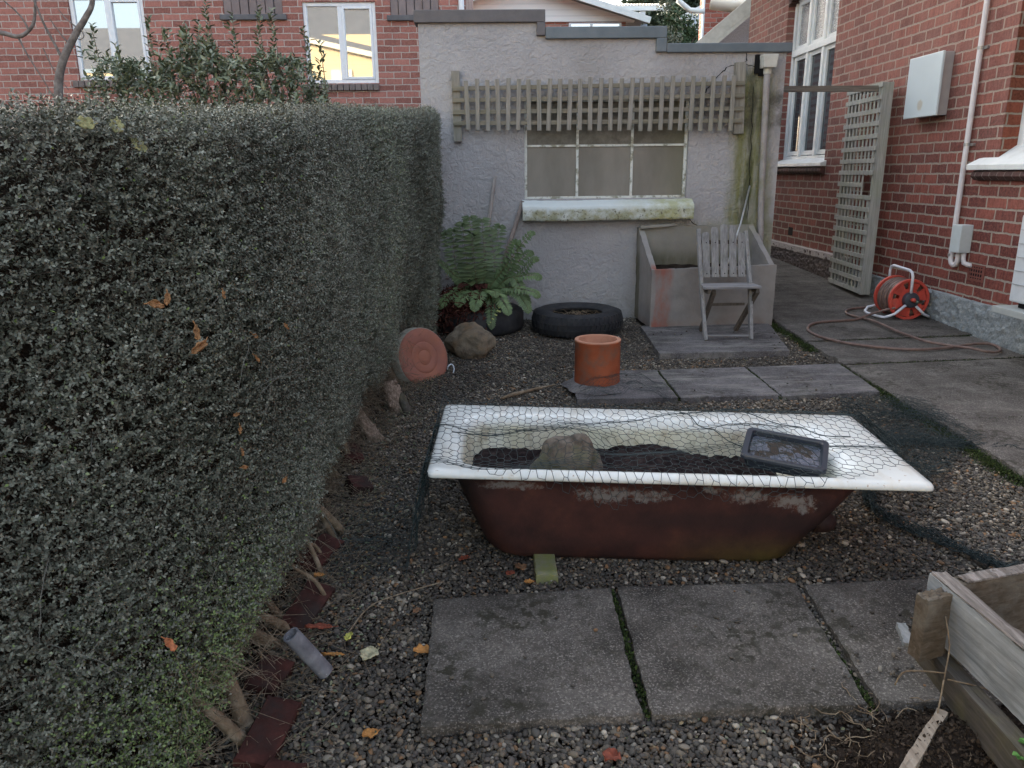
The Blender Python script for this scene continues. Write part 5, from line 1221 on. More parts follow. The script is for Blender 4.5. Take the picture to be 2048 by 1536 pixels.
# visible twigs
n5=9000; P5,D5,_,_=face_pts(n5); D5/=np.linalg.norm(D5,axis=1,keepdims=True); L5=rng.uniform(.03,.085,n5)[:,None]
tri_tubes('twigs',P5-D5*.02,P5+D5*L5,.0008,simple('hedge_twig',[(.07,.055,.042),(.15,.12,.095)],60,.9,bst=0),hedge,r2=.0004)
n6=5200; y=rng.uniform(1.5,5.6,n6); h=rng.random(n6)*.34; x=-.80+rng.normal(0,.07,n6)+.19*vsm(3.2,6.3,y)+.10*h
P6=np.stack([x,y,vgz(y)+h],1); D6=np.stack([rng.normal(.35,.4,n6),rng.normal(0,.5,n6),rng.normal(-.1,.6,n6)],1); D6/=np.linalg.norm(D6,axis=1,keepdims=True)
M_dead=simple('dead_twig',[(.09,.065,.045),(.20,.155,.11),(.30,.25,.185)],50,.9,bst=0)
tri_tubes('dead_twigs',P6,P6+D6*rng.uniform(.04,.16,n6)[:,None],.0011,M_dead,hedge,r2=.0005)
# longer arching stems trailing over the face
mb=MB()
for k in range(70):
    y=random.uniform(.7,5.5); h=random.uniform(.3,1.3); x=float(hx(np.array([y]),np.array([h]))[0])+.02; p=Vector((x,y,gz(y)+h)); d=Vector((.25,random.uniform(-1,1),random.uniform(-.3,.8))).normalized(); Q=[p]
    for j in range(7):
        p=p+d*.028; d=(d+Vector((random.uniform(-.15,.1),random.uniform(-.25,.25),random.uniform(-.3,.15)))).normalized(); Q.append(p)
    mb.tube(Q,[.0010,.0010,.0010,.0009,.0008,.0007,.0006,.0004],4)
for Q in ([(0,1.92,.98),(0,1.925,.93),(0,1.92,.87),(0,1.90,.81),(0,1.86,.76)],):
    Qx=[(float(hx(np.array([q[1]]),np.array([q[2]-gz(q[1])]))[0])+.012*math.sin(PI*i/(len(Q)-1))-.004,q[1],q[2]) for i,q in enumerate(Q)]; mb.tube(catmull(Qx,6),[.0012+.0032*math.sin(PI*i/(6*(len(Q)-1))) for i in range(6*(len(Q)-1)+1)],6)
mb.build('trailing_stems',simple('grey_stem',[(.10,.10,.085),(.18,.18,.155)],30,.8,bst=.2),hedge,True)['kind']='stuff'
# trunks at the foot
M_stem=simple('hedge_stem',[(.12,.085,.055),(.22,.165,.11),(.33,.27,.20)],26,.9,bscale=60,bst=.7,bd=.006)
for (fx,fy,tx,ty,tz,r) in [(-.61,2.85,-.80,2.62,.34,.014),(-.76,3.06,-.86,2.75,.30,.016),(-.63,2.78,-.86,2.95,.42,.010),(-.715,2.69,-.92,2.50,.26,.013),(-.655,2.20,-.88,2.02,.26,.013),(-.70,2.25,-.92,2.18,.32,.011),(-.69,2.12,-.83,1.93,.24,.017),(-.80,2.40,-1.0,2.3,.4,.02),(-.68,1.76,-.80,1.80,.34,.020),(-.66,1.70,-.82,1.62,.30,.014),(-.74,3.4,-.95,3.2,.4,.018),(-.70,3.55,-.9,3.6,.5,.012),(-.72,4.15,-.9,4.0,.4,.02),(-.62,4.9,-.85,4.8,.45,.02),(-.6,5.25,-.8,5.2,.4,.016),(-.56,2.32,-.74,2.38,.22,.007),(-.62,2.5,-.8,2.6,.3,.008),(-.64,2.62,-.78,2.5,.2,.006)]:
    a=Vector((fx,fy,gz(fy)-.02)); b=Vector((tx,ty,gz(ty)+tz)); m1=a.lerp(b,.35)+Vector((random.uniform(-.02,.02),random.uniform(-.02,.02),.02)); m2=a.lerp(b,.7)+Vector((random.uniform(-.02,.02),random.uniform(-.02,.02),-.01))
    MB().tube(catmull([a,m1,m2,b],5),[r*(1.25-.55*k/15) for k in range(16)],8).build('stem',M_stem,hedge,True)
# split stumps
M_stump=simple('splintered_wood',[(.10,.07,.05),(.28,.21,.16),(.48,.38,.31)],18,.9,bscale=70,bst=1,bd=.01,stretch=(5,5,1))
def shard(c,d,L,w_,t_,seed,m):
    d=Vector(d).normalized(); x=d.cross(Vector((0,0,1))).normalized(); u=x.cross(d); s=MB()
    def f(a,b):
        an=2*PI*b; k=1-.35*a+.25*nz(a*6,math.cos(an)*2,seed); e=.25*nz(a*18,math.cos(an)*5,math.sin(an)*5+seed)
        return Vector(c)+d*L*(a+(.10*nz(math.cos(an)*3,math.sin(an)*3,seed) if a>.99 else 0))+x*math.cos(an)*w_*(k+e)+u*math.sin(an)*t_*(k+e)
    s.grid(f,22,20); s.f.append(tuple(j*23+22 for j in range(20))); return s.build('shard',m,smooth=True,autos=50)
tag(shard((-.60,3.86,gz(3.86)-.03),(-.55,.25,.75),.26,.055,.03,3,M_stump),'split weathered wood stump leaning out from under the hedge','stump').name='hedge_stump'
tag(shard((-.52,4.30,gz(4.3)-.03),(-.35,.3,.8),.22,.075,.035,8,M_stump),'pale broken stump with pinkish torn top near the saucer','stump').name='hedge_stump'
tag(MB().tube([(-.475,4.23,gz(4.2)+.0),(-.51,4.30,gz(4.3)+.04),(-.545,4.37,gz(4.4)+.075)],[.028,.027,.026],14).build('round_stake',M_gr,smooth=True),'short round brown stake leaning against the pale stump by the hedge','stake')
# grey metal pipe stub
pa,pb=Vector((-.503,1.945,gz(1.9)+.02)),Vector((-.582,1.905,.160)); dpv=(pb-pa).normalized()
Rp=dpv.to_track_quat('Z','Y').to_matrix(); Lp=(pb-pa).length
tag(MB().lathe([(.024,0),(.025,Lp*.5),(.0245,Lp),(.0195,Lp),(.019,Lp*.4),(.0,.02)],pa,28,Rp).build('pipe_offcut',simple('grey_pipe',[(.10,.10,.115),(.17,.17,.19),(.24,.24,.26)],22,.6,.4,bst=.15,dirt=((.5,.5,.5),40,.62,.68,.7)),smooth=True,autos=50),'short grey pipe offcut sticking up from the gravel at the hedge foot','pipe')
# half buried edging bricks
M_eb=simple('old_red_brick',[(.030,.014,.012),(.055,.020,.017),(.09,.032,.026)],16,.9,.2,bscale=60,bst=.6,bd=.006,dirt=((.035,.03,.028),6,.48,.62,.7),obj=False)
for k,(x,y,rz,tx,ty,L,label) in enumerate([(-.60,3.24,.5,.15,.3,.11,'small broken red brick piece, farthest of the edging bricks beside the bathtub end'),(-.66,2.62,-.35,.1,.25,.20,'dark red edging brick with an orange chipped corner under the hedge stems'),(-.625,2.27,-.2,.12,.28,.22,'dull red edging brick on edge just above the grey pipe offcut'),(-.60,1.70,-.12,.08,.2,.22,'long dark red edging brick below the grey pipe offcut'),(-.54,1.49,-.15,.05,.1,.2,'red edging brick cut by the bottom edge of the photo'),(-.66,1.93,-.2,.1,.2,.12,'small red brick corner showing between pipe offcut and hedge leaves'),(-.70,3.62,.3,.1,.3,.2,'dark edging brick by the split stump')]):
    b=rough_slab(-.048,.048,-L/2,L/2,.0,.075,nx=8,edge=.005,seed=k+20); 
    gy=lambda yy:gz(yy)
    b.v=[(vx,vy,vz-gz(vy)) for vx,vy,vz in b.v]
    Rm=Matrix.Rotation(rz,3,'Z')@Matrix.Rotation(ty,3,'Y')@Matrix.Rotation(tx,3,'X')
    b.v=[tuple(Rm@Vector(v)+Vector((x,y,gz(y)+.040))) for v in b.v]
    tag(b.build('edging_brick',M_eb,smooth=True,autos=40),label,'brick','half buried bricks edging the gravel')
# ---------------------------------------------------------------- gravel
def in_poly(x,y,poly):
    c=np.zeros(len(x),bool); n=len(poly)
    for i in range(n):
        x1,y1=poly[i];x2,y2=poly[(i+1)%n]
        k=((y1>y)!=(y2>y))&(x<(x2-x1)*(y-y1)/(y2-y1+1e-12)+x1); c^=k
    return c
SL=[[(-.20,1.695),(.392,1.715),(.402,2.325),(-.205,2.285)],[(.42,1.712),(1.02,1.73),(1.048,2.325),(.428,2.33)],[(1.055,1.73),(1.68,1.76),(1.70,2.345),(1.082,2.322)],[(.52,4.36),(1.135,4.35),(1.13,4.93),(.56,4.94)],[(1.155,4.345),(1.76,4.36),(1.745,4.965),(1.145,4.93)],[(1.78,4.36),(2.39,4.38),(2.41,4.98),(1.77,4.97)],[(1.235,5.32),(2.20,5.335),(2.36,6.2),(1.27,6.2)]]
sp=.0101; gx,gy_=np.meshgrid(np.arange(-.85,2.46,sp),np.arange(1.15,6.70,sp)); gx=gx.ravel()+rng.normal(0,.0036,gx.size); gy_=gy_.ravel()+rng.normal(0,.0036,gy_.size)
lay=np.zeros(len(gx)); m2=rng.random(len(gx))<.22; gx=np.concatenate([gx,gx[m2]+rng.normal(0,.006,m2.sum())]); gy_=np.concatenate([gy_,gy_[m2]+rng.normal(0,.006,m2.sum())]); lay=np.concatenate([lay,np.ones(m2.sum())])
ok=np.ones(len(gx),bool)
for s_ in SL: ok&=~in_poly(gx,gy_,s_)
ok&=(gx<2.455)&~((gy_>6.1)&(gx>1.3)&(gx<2.4))
edge=rng.random(len(gx)); ok&=~((gx<-.68+.19*vsm(3.2,6.3,gy_))&(edge>np.exp(-(-.68+.19*vsm(3.2,6.3,gy_)-gx)/.06)))
soil_d=(1.15-.55*(gx-.9)) # bare soil at lower right
bare=np.exp(-((gx-1.15)/.33)**2-((gy_-1.55)/.16)**2); ok&=~((gx>.72)&(gy_<1.76)&(edge<bare*1.25+.25*vsm(.75,.9,gx)))
ok&=~((gx>1.30)&(gy_<1.85))
near_edge=np.exp(-(2.455-gx)/.035); ok&=~(edge<near_edge*.75)
gx,gy_,lay=gx[ok],gy_[ok],lay[ok]
sc_g=np.clip(rng.lognormal(-.20,.30,len(gx)),.45,1.8)*np.where(gy_<1.72,1.10,1.0)
gz_=vgz(gy_)-.004+lay*.009+rng.normal(0,.002,len(gx))+.005*wave(np.stack([gx,gy_],1),7,61)
# a few strays on slabs and path
def strays(n,x0,x1,y0,y1,zo):
    x=rng.uniform(x0,x1,n);y=rng.uniform(y0,y1,n); return x,y,vgz(y)+zo,rng.uniform(.5,1.1,n)
S_=[strays(26,-.15,1.6,1.75,2.28,.040),strays(20,1.0,1.25,1.78,1.95,.038),strays(14,1.1,1.6,2.05,2.3,.034),strays(14,.7,2.3,4.4,4.9,.040),strays(20,1.3,2.3,5.36,6.0,.05)]
sx=np.concatenate([gx]+[s[0] for s in S_]); sy=np.concatenate([gy_]+[s[1] for s in S_]); sz_=np.concatenate([gz_]+[s[2] for s in S_]); ss=np.concatenate([sc_g]+[s[3] for s in S_])
N=len(sx); me=bpy.data.meshes.new('gravel'); me.vertices.add(N); me.vertices.foreach_set('co',np.stack([sx,sy,sz_],1).astype(np.float32).ravel()); me.update()
a=me.attributes.new('scl','FLOAT_VECTOR','POINT'); a.data.foreach_set('vector',(ss[:,None]*np.stack([rng.uniform(.85,1.45,N),rng.uniform(.7,1.05,N),rng.uniform(.45,.75,N)],1)).astype(np.float32).ravel())
a=me.attributes.new('rot','FLOAT_VECTOR','POINT'); a.data.foreach_set('vector',np.stack([rng.normal(0,.35,N),rng.normal(0,.35,N),rng.uniform(0,6.28,N)],1).astype(np.float32).ravel())
gravel=bpy.data.objects.new('gravel',me); C.objects.link(gravel); tag(gravel,'small rounded dark grey and tan pebbles covering the yard','gravel',kind='stuff')
t=T('pebble',.62,.35); oi=t.n('ObjectInfo'); r_=oi.outputs['Random']
c=t.ramp(r_,[(0,(.050,.049,.047)),(.14,(.095,.090,.083)),(.26,(.065,.060,.056)),(.38,(.135,.122,.106)),(.50,(.085,.088,.090)),(.60,(.185,.162,.132)),(.70,(.115,.105,.104)),(.79,(.25,.22,.18)),(.87,(.34,.32,.285)),(.93,(.29,.17,.09)),(.965,(.55,.52,.47))],'CONSTANT')
p=t.P(obj=True); c=t.mix(t.ma('MULTIPLY',t.noise(p,160,4,.6),.5),c,(.05,.045,.04))
c=t.mix(1,c,(1.06,1.0,.90),'MULTIPLY'); wp=t.P(); c=t.mix(t.ramp(t.noise(wp,1.7,5,.6),[(.38,.55),(.6,0)]),c,(.035,.030,.026))
t.col(c); M_peb=t.m
import bmesh
pbs=[]
for k in range(4):
    bm=bmesh.new(); bmesh.ops.create_icosphere(bm,subdivisions=2,radius=.0075)
    for v in bm.verts: v.co*=1+.22*nz(v.co.x*110+k*7,v.co.y*110,v.co.z*110)
    pm=bpy.data.meshes.new('pebble'); bm.to_mesh(pm); bm.free(); pm.polygons.foreach_set('use_smooth',[True]*len(pm.polygons)); pm.materials.append(M_peb)
    pbs.append(pm)
pc=bpy.data.collections.new('pebbles')
for k,pm in enumerate(pbs): pc.objects.link(bpy.data.objects.new('pebble',pm))
ng=bpy.data.node_groups.new('scatter_pebbles','GeometryNodeTree'); ng.interface.new_socket('Geometry',in_out='INPUT',socket_type='NodeSocketGeometry'); ng.interface.new_socket('Geometry',in_out='OUTPUT',socket_type='NodeSocketGeometry')
gi=ng.nodes.new('NodeGroupInput'); go=ng.nodes.new('NodeGroupOutput'); ci=ng.nodes.new('GeometryNodeCollectionInfo'); ci.inputs[0].default_value=pc; ci.inputs['Separate Children'].default_value=True; ci.inputs['Reset Children'].default_value=True
ip=ng.nodes.new('GeometryNodeInstanceOnPoints'); ip.inputs['Pick Instance'].default_value=True
def na(nm,ty='FLOAT_VECTOR'):
    x=ng.nodes.new('GeometryNodeInputNamedAttribute'); x.data_type=ty; x.inputs[0].default_value=nm; return x.outputs[0]
ri=ng.nodes.new('FunctionNodeRandomValue'); ri.data_type='INT'
for s in ri.inputs:
    if s.type=='INT' and s.name=='Max': s.default_value=3
lk=ng.links.new
lk(gi.outputs[0],ip.inputs['Points']); lk(ci.outputs[0],ip.inputs['Instance']); lk(na('rot'),ip.inputs['Rotation']); lk(na('scl'),ip.inputs['Scale'])
lk([o for o in ri.outputs if o.type=='INT'][0],ip.inputs['Instance Index']); lk(ip.outputs[0],go.inputs[0])
gm=gravel.modifiers.new('pebbles','NODES'); gm.node_group=ng
# ---------------------------------------------------------------- moss along the path edge, litter under the hedge
M_moss=leaf_mat('moss',[(.012,.018,.008),(.025,.036,.012),(.042,.065,.018),(.075,.11,.03)],.8,.2)
n=15000; y=rng.uniform(2.6,6.5,n); x=2.425+.02*np.sin(y*9)+rng.normal(0,.025,n); k=(wave(np.stack([x,y],1),4,71)>-.3)|(y<4.4); x,y=x[k],y[k]; n=len(x)
P=np.stack([x,y,vgz(y)+rng.uniform(-.01,.022,n)],1); D=np.stack([rng.normal(0,.6,n),rng.normal(0,.6,n),rng.uniform(.3,1,n)],1)
x2=rng.choice([.411,1.035,1.143,1.765],n//4)+rng.normal(0,.005,n//4); y2=np.where(x2<1.1,rng.uniform(1.72,2.32,n//4),rng.uniform(4.35,4.95,n//4)); P2=np.stack([x2,y2,vgz(y2)+rng.uniform(0,.02,n//4)],1)
y3=rng.choice(joints[3:8],1600)+.0; x3=rng.uniform(2.5,3.85,1600); y3=y3+.11*(x3-2.45)/1.4+rng.normal(0,.004,1600); P3=np.stack([x3,y3,vgz(y3)+.022+rng.uniform(0,.008,1600)],1)
P=np.concatenate([P,P2,P3]); D=np.concatenate([D,rng.normal(0,.5,(len(P2)+len(P3),3))+np.array([0,0,.7])])
o=leaves('moss',P,D,rng.normal(size=P.shape),rng.uniform(.006,.014,len(P)),.006,M_moss); tag(o,'green moss along the path edge and in the slab joints','moss',kind='stuff')
n=700; y=rng.uniform(3.2,4.45,n); x=2.40+rng.normal(0,.03,n); P=np.stack([x,y,vgz(y)+.01],1); D=np.stack([rng.normal(0,.6,n),rng.normal(0,.6,n),rng.uniform(.4,1,n)],1)
tri_tubes('grass',P,P+D*rng.uniform(.02,.05,n)[:,None],.0012,M_moss,attr=rng.uniform(.3,1,n),r2=.0002); tag(bpy.data.objects[-1] if False else [o for o in C.objects if o.name=='grass'][0],'short weedy grass blades at the path edge','grass',kind='stuff')
n=1500; y=rng.uniform(1.4,5.2,n); x=-.62+.12*vsm(3.2,6.3,y)+rng.normal(0,.09,n); P=np.stack([x,y,vgz(y)+rng.uniform(.008,.03,n)],1); D=rng.normal(size=(n,3))*np.array([1,1,.18]); D/=np.linalg.norm(D,axis=1,keepdims=True)
lo=tri_tubes('leaf_litter',P-D*.02,P+D*rng.uniform(.02,.12,n)[:,None],.0011,M_dead,r2=.0006); tag(lo,'dry twigs and stems littering the ground at the foot of the hedge','litter',kind='stuff')
M_ll=leaf_mat('litter_leaf',[(.05,.035,.02),(.13,.08,.045),(.09,.11,.06),(.16,.19,.12),(.28,.17,.08)],.7)
n=4200; y=rng.uniform(1.3,5.6,n); x=-.58+.12*vsm(3.2,6.3,y)+np.where(rng.random(n)<.3,np.abs(rng.normal(0,1.1,n)),rng.normal(0,.12,n)); kq=x<2.4; x,y=x[kq],y[kq]; kq=~((x>-.25)&(x<1.6)&(y>2.35)&(y<3.2)); x,y=x[kq],y[kq]; n=len(x); P=np.stack([x,y,vgz(y)+rng.uniform(.010,.02,n)],1)
o=leaves('small_leaf_litter',P,rng.normal(size=(n,3))*np.array([1,1,.3]),rng.normal(size=(n,3))*.4+np.array([0,0,1]),rng.uniform(.007,.017,n),.008,M_ll); tag(o,'small fallen hedge leaves scattered over the gravel edge','litter',kind='stuff')
# crumbs and dirt on the lower right
def spill_z(x,y):
    e=math.exp(-((x-1.12)/.30)**2-((y-1.58-.28*(x-1.1))/.13)**2)
    return gz(y)-.025+.070*e+.012*nz(x*11,y*11,2)+.008*nz(x*30,y*30)
n=9000; x=rng.uniform(.6,1.45,n); y=1.56+rng.normal(0,.16,n)-.1*(x-1); P=np.stack([x,y,np.array([spill_z(a_,b_) for a_,b_ in zip(x,y)])+rng.uniform(-.003,.010,n)],1)
k=(x<1.44); P=P[k]; o=leaves('soil_crumbs',P,rng.normal(size=P.shape),rng.normal(size=P.shape),rng.uniform(.004,.016,len(P)),rng.uniform(.004,.012,len(P)),leaf_mat('crumb',[(.02,.015,.012),(.05,.038,.028),(.08,.06,.045)],.95,.1)); tag(o,'loose dark soil crumbs spilling over the slab corner','soil',kind='stuff')
mb=MB()
def spill(u,v):
    x=.70+.85*u; y=1.40+.46*v; return (x,y,spill_z(x,y))
mb.grid(spill,90,50); tag(mb.build('soil_heap',M_soil,smooth=True),'low heap of dark soil over the right slab corner','soil')
# ---------------------------------------------------------------- fern
M_fern=leaf_mat('fern_green',[(.045,.065,.030),(.085,.120,.055),(.125,.18,.080),(.17,.24,.10)],.5,.35)
M_fdead=leaf_mat('fern_dead',[(.035,.012,.010),(.07,.025,.020),(.10,.045,.03)],.9,.1)
M_fyel=leaf_mat('fern_yellow',[(.30,.32,.10),(.40,.42,.16)],.6)
fern=empty('fern',(-.08,6.33,gz(6.3)+.14),'large green fern with drooping fronds and dead red-brown ones, growing in the left tyre','fern')
def frond(pts,L,m,tone,name='frond',n=30,up=(0,-.5,1)):
    Q=catmull(pts,8); Q=[Vector(q) for q in Q]; N_=len(Q); P=[];D=[];NN=[];LL=[];WW=[];RR=[]
    for k in range(n):
        q=.12+.88*k/(n-1); f=q*(N_-1); i=min(int(f),N_-2); p=Q[i].lerp(Q[i+1],f-i); d=(Q[i+1]-Q[i]).normalized(); u=Vector(up); s_=d.cross(u).normalized(); nn=s_.cross(d)
        ln=L*(math.sin(PI*min(1,(q*.93+.10)))**.7)*(1-.25*q)+.006
        for sg in(-1,1):
            dv=(s_*sg+d*.35-Vector((0,0,.22))+Vector((random.uniform(-.08,.08),)*3))
            for j in range(1):
                P.append(p);D.append(dv);NN.append(nn+Vector((random.uniform(-.2,.2),random.uniform(-.2,.2),0)));LL.append(ln*random.uniform(.9,1.08));WW.append(.0285*min(1,ln/.05+.3));RR.append(min(1,max(0,tone+random.uniform(-.2,.2))))
    o=leaves(name,np.array([tuple(v) for v in P]),np.array([tuple(v) for v in D]),np.array([tuple(v) for v in NN]),np.array(LL),np.array(WW),m,fern,rnd=np.array(RR),pointy=1.2,fold=.12)
    return Q
rach=MB(); c0=Vector((-.08,6.33,.27))
FR=[((-.16,6.30,.62),(-.20,6.32,1.00),.15,.35),((-.02,6.36,.65),(-.04,6.44,1.02),.17,.4),((.03,6.38,.62),(.10,6.46,.97),.14,.45),((-.22,6.34,.60),(-.34,6.36,.93),.13,.3),((-.10,6.22,.60),(-.12,6.16,.93),.15,.45),((.10,6.28,.62),(.33,6.22,.93),.12,.6),((.16,6.24,.58),(.38,6.16,.62),.12,.75),((.14,6.18,.52),(.36,6.06,.50),.11,.7),((.05,6.12,.50),(.14,5.96,.40),.11,.8),((-.05,6.10,.52),(-.10,5.92,.44),.11,.75),((-.20,6.16,.52),(-.36,6.05,.44),.11,.7),((.18,6.34,.64),(.34,6.36,.78),.12,.55),((.02,6.10,.46),(.02,5.96,.30),.09,.5),((.20,6.20,.60),(.30,6.10,.44),.10,.6),((-.28,6.26,.62),(-.40,6.2,.74),.11,.3),((-.12,6.34,.66),(-.14,6.40,1.04),.16,.4),((.06,6.36,.66),(.02,6.44,.94),.15,.4),((-.26,6.30,.66),(-.28,6.34,.96),.13,.35),((.16,6.30,.62),(.24,6.30,.86),.13,.6),((.22,6.26,.56),(.37,6.20,.74),.12,.65),((.0,6.16,.5),(.05,5.99,.52),.11,.8),((-.12,6.14,.5),(-.22,5.98,.46),.11,.7),((.2,6.16,.5),(.30,6.02,.40),.10,.6)]
for (m_,e_,L,tone) in FR:
    m_=Vector(m_);e_=Vector(e_); q=c0.lerp(m_,.5)+Vector((0,0,.05))
    tip=e_+(e_-m_)*.18+Vector((0,0,-.05)); Q=frond([c0,q,m_,e_,tip],L*.85,M_fern,tone,n=34); rach.tube(Q,[.004*(1-.8*i/len(Q)) for i in range(len(Q))],5)
rach.build('stalks',simple('fern_stalk',[(.10,.08,.04),(.16,.15,.07)],30,bst=0),fern,True)
frond([c0,(.02,6.12,.36),(.10,5.98,.40),(.0,5.88,.27)],.03,M_fyel,.5,n=16)
for k in range(22):
    a=random.uniform(PI*.75,PI*1.65); r=random.uniform(.16,.36); e_=Vector((c0.x+r*math.cos(a)-.04,c0.y+r*math.sin(a)*.9,gz(6)+random.uniform(.12,.42))); m_=c0.lerp(e_,.5)+Vector((0,0,.14))
    frond([c0,m_,e_],.05,M_fdead,.3,name='dead_frond',n=22)
# fill under the fern
n=2600; P=np.array([-.24,6.16,.33])+rng.normal(size=(n,3))*np.array([.11,.12,.09]); P=P[P[:,2]>.16]; o=leaves('dead_base',P,rng.normal(size=P.shape)+np.array([0,-.3,-.5]),rng.normal(size=P.shape),.05,.010,M_fdead,fern)
# red berries sprig
# ---------------------------------------------------------------- shrub and bare tree behind the hedge
shrub=empty('shrub',(-2.6,7.7,gz(7.7)),'broad leaved shrub with upright shoots behind the hedge, below the neighbour windows','shrub')
n=1050; u=rng.random(n); x=-3.7+2.35*u; top=2.27+.20*np.sin(u*3.1)*(1)+.10*np.sin(u*17)+.0*x-.28*vsm(.75,1,u)-.25*vsm(.15,0,u); y=7.7+rng.normal(0,.28,n); z=top-rng.random(n)**1.5*.75
P=np.stack([x,y,z],1); D=rng.normal(size=(n,3))*np.array([.5,.5,.35])+np.array([0,-.25,.75])
shoots=[(-3.55,2.66),(-3.35,2.50),(-3.05,2.72),(-2.72,2.66),(-2.50,2.86),(-2.28,2.74),(-2.05,2.80),(-1.92,2.78),(-1.62,2.62),(-1.50,2.50),(-2.9,2.62),(-2.6,2.70)]
for sx_,sz2 in shoots:
    for j in range(7): P=np.vstack([P,[sx_+random.uniform(-.02,.02),7.6,sz2-.08*j]]); D=np.vstack([D,[random.uniform(-.2,.2),random.uniform(-.2,.1),1]])
Bs,Ds,Ns=sprigs(P,D,7,.10,.05,.02,spread=.9)
M_sl=leaf_mat('shrub_leaf',[(.075,.095,.055),(.11,.14,.08),(.16,.19,.115),(.26,.28,.20)],.35,.5)
leaves('foliage',Bs,Ds,Ns,rng.uniform(.045,.075,len(Bs)),.028,M_sl,shrub,pointy=.8)
mb=MB()
for sx_,sz2 in shoots: mb.tube([(sx_*.9-.26,7.75,1.5),(sx_+.02,7.68,sz2-.5),(sx_,7.6,sz2+.04)],[.010,.007,.003],5)
mb.build('stems',M_stem,shrub,True)
# loose top growth over the hedge at far left
bt=empty('bare_tree',(-4.4,8.5,gz(8.5)),'leafless small tree with a leaning trunk in front of the pink brick wall','tree')
M_bark=simple('bare_bark',[(.09,.075,.07),(.16,.14,.13),(.24,.22,.21)],16,.9,bst=.4)
MB().tube(catmull([(-4.5,8.4,.2),(-4.52,8.45,1.3),(-4.42,8.5,2.2),(-4.33,8.5,2.54),(-4.15,8.5,2.82),(-4.02,8.5,2.98),(-3.92,8.5,3.16),(-3.9,8.5,3.6)],5),[.055-.001*k for k in range(36)],10).build('trunk',M_bark,bt,True)
for P_,r in [([(-4.30,8.5,2.56),(-4.36,8.5,2.72),(-4.43,8.48,2.92),(-4.50,8.46,3.18),(-4.62,8.4,3.5)],.016),([(-4.24,8.5,2.76),(-4.31,8.5,2.86),(-4.37,8.48,2.98)],.009),([(-4.13,8.5,2.9),(-4.22,8.5,2.98),(-4.28,8.5,3.07)],.008),([(-5.2,8.5,2.84),(-4.89,8.5,2.845),(-4.72,8.5,2.81),(-4.60,8.5,2.87),(-4.53,8.5,2.97),(-4.48,8.5,3.2)],.028),([(-4.72,8.5,2.80),(-4.65,8.5,2.62),(-4.55,8.5,2.42),(-4.45,8.5,2.2)],.010),([(-4.60,8.5,2.86),(-4.66,8.5,3.0),(-4.80,8.48,3.15)],.012),([(-4.9,8.5,2.84),(-4.96,8.5,2.95)],.008),([(-4.49,8.5,2.7),(-4.42,8.5,2.5),(-4.3,8.5,2.3)],.007),([(-4.08,8.5,2.88),(-4.04,8.45,2.80),(-4.09,8.45,2.77),(-4.12,8.45,2.80)],.008)]:
    q=catmull(P_,6); MB().tube(q,[r*(1-.6*k/len(q)) for k in range(len(q))],7).build('branch',M_bark,bt,True)
# ---------------------------------------------------------------- fallen leaves
def crumpled(name,c,L,W,rz,col,label,seed,group=None,pitch=0.15,up=None,cat='leaf'):
    s=MB(); R=Matrix.Rotation(rz,3,'Z')@Matrix.Rotation(pitch,3,'Y')
    if up is not None: R=Vector(up).normalized().to_track_quat('Z','Y').to_matrix()@Matrix.Rotation(rz,3,'Z')
    def f(u,v):
        x=(u-.5)*L; w_=W*.5*(math.sin(PI*min(max(u*.94+.03,0),1))**.6)*(1+.35*math.sin(u*14+seed)*.5); y=(v-.5)*2*w_
        z=.16*L*nz(u*3+seed,v*3)+.25*W*abs(v-.5)**1.3*2*(.6+.6*nz(u*4,seed))+.004*nz(u*14,v*14,seed)
        return R@Vector((x,y,z+.003))+Vector(c)
    s.grid(f,16,8); s.tube([Vector(c)+R@Vector((L*.45,0,.003)),Vector(c)+R@Vector((L*.75,.1*L,.002))],.0012,4)
    o=s.build(name,col,smooth=True); m=o.modifiers.new('solid','SOLIDIFY'); m.thickness=.0008
    return tag(o,label,cat,group)
LM=lambda n,c:simple(n,[tuple(q*.6 for q in c),c,tuple(min(1,q*1.35) for q in c)],60,.7,.3,bscale=90,bst=.4,bd=.003)
m_cream=LM('cream_leaf',(.46,.43,.28)); m_or=LM('orange_leaf',(.42,.20,.06)); m_or2=LM('dull_orange_leaf',(.27,.14,.06)); m_red=LM('red_brown_leaf',(.22,.06,.035)); m_yel=LM('yellow_leaf',(.42,.42,.10)); m_br=LM('brown_leaf',(.20,.11,.06))
g2=lambda x,y,h=.016:(x,y,gz(y)+h)
crumpled('fallen_leaf',g2(-.385,2.02),.075,.055,1.2,m_cream,'pale cream curled leaf on the gravel beside the grey pipe offcut',1)
crumpled('fallen_leaf',g2(-.225,2.03),.055,.045,.3,m_or,'crumpled orange-brown leaf touching the left edge of the front left slab',2)
crumpled('fallen_leaf',g2(-.335,1.69),.045,.035,.6,m_or,'yellow-orange leaf on the pebbles near the bottom left of the slab',3)
crumpled('fallen_leaf',g2(-.46,2.09,.03),.05,.024,1.4,m_yel,'green-yellow upright leaf at the tip of the grey pipe offcut',4)
crumpled('fallen_leaf',g2(-.50,2.03,.012),.07,.018,.1,m_or,'thin orange curled leaf strip beside the grey pipe offcut',5)
crumpled('fallen_leaf',g2(-.57,2.16,.02),.085,.03,.15,m_red,'dark red rolled leaf above the grey pipe offcut',6)
crumpled('fallen_leaf',g2(-.11,2.57,.016),.06,.025,.9,m_red,'red-brown leaf on gravel at the lower left corner of the bathtub',7)
crumpled('fallen_leaf',g2(.10,2.49,.02),.06,.04,2.0,m_br,'brown curled leaf left of the lichen covered block',8)
crumpled('fallen_leaf',g2(.125,2.40,.014),.035,.028,.4,m_or,'small ochre leaf at the foot of the lichen covered block',9)
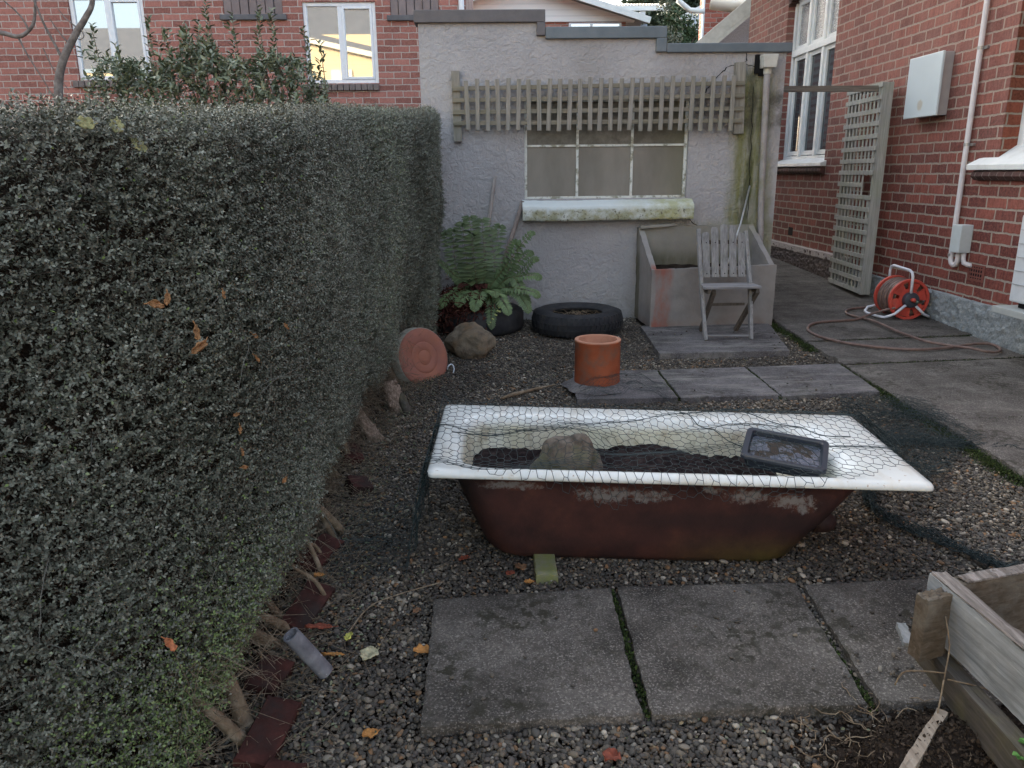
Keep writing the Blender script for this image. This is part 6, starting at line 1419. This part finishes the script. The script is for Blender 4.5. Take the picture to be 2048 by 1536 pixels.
crumpled('fallen_leaf',g2(.06,2.46,.014),.045,.03,1.0,m_red,'dark red crumpled leaf under the left end of the bathtub',12)
crumpled('fallen_leaf',g2(-.26,2.24),.035,.025,1.0,m_br,'small tan leaf fragment on gravel above the front left slab corner',10)
crumpled('fallen_leaf',g2(.29,1.585),.05,.045,.7,m_red,'dark red leaf at the bottom edge of the photo',11)
crumpled('fallen_leaf',g2(-.62,2.42,.05),.035,.03,.5,m_or,'orange shard on the edging brick under the hedge stems',13)
ho=[(1.255,1.217,.05),(1.408,1.139,.05),(1.412,1.110,.06),(2.026,1.028,.04),(1.754,1.06,.035),(1.751,1.006,.035),(1.569,.925,.03),(1.583,.886,.035),(1.582,.834,.03),(1.587,.797,.035),(1.874,.646,.045),(1.576,1.184,.03),(1.30,1.219,.04),(1.13,.66,.06)]
for k,(y,z,L) in enumerate(ho):
    # points measured on the plane x=-.55, slid along the line of sight to the real face
    for it in range(1):
        x=float(hx(np.array([y]),np.array([z-gz(y)]))[0])+.03; s_=x/-.55
        y_,z_=y*s_,CZ+(z-CZ)*s_; x=float(hx(np.array([y_]),np.array([z_-gz(y_)]))[0])+.018; s_=x/-.55; y_,z_=y*s_,CZ+(z-CZ)*s_
    big=(k==13)
    crumpled('caught_leaf',(x,y_,z_),L*.6*(1.2 if k==2 else 1),L*.27,random.uniform(0,3),m_or2 if not big else LM('rust_leaf',(.40,.15,.07)),'large rust coloured leaf caught low on the near face of the hedge' if big else 'small withered orange leaf caught in the clipped hedge face',k+30,None if big else 'withered orange leaves caught in the hedge',up=(.9,-.4,.3))
for k,(x,y,z) in enumerate([(-.80,1.50,1.535),(-.78,1.58,1.535),(-.76,1.62,1.50)]):
    crumpled('caught_leaf',(x+.06,y,z-.02),.034,.026,k,LM('pale_yellow_leaf',(.30,.29,.14)),'pale yellow leaf lying near the top of the hedge at far left',k+60,'pale yellow leaves on the hedge top',up=(.7,-.5,.5))
# curved bark strip and twig on the gravel
tag(MB().tube(catmull([g2(.06,4.43,.02),g2(.16,4.50,.025),g2(.28,4.60,.02),g2(.42,4.66,.03)],5),[.004,.008,.01,.012,.014,.014,.013,.012,.012,.012,.011,.01,.008,.006,.005,.004],6).build('bark_strip',M_stem,smooth=True),'curved strip of brown bark on gravel behind the left end of the bathtub','bark')
tag(MB().tube(catmull([g2(-.47,2.12,.02),g2(-.42,2.25,.03),g2(-.33,2.33,.025),g2(-.18,2.41,.02)],5),.0025,5).build('long_twig',M_dead,smooth=True),'long bent pale twig on gravel left of the front slab','twig')
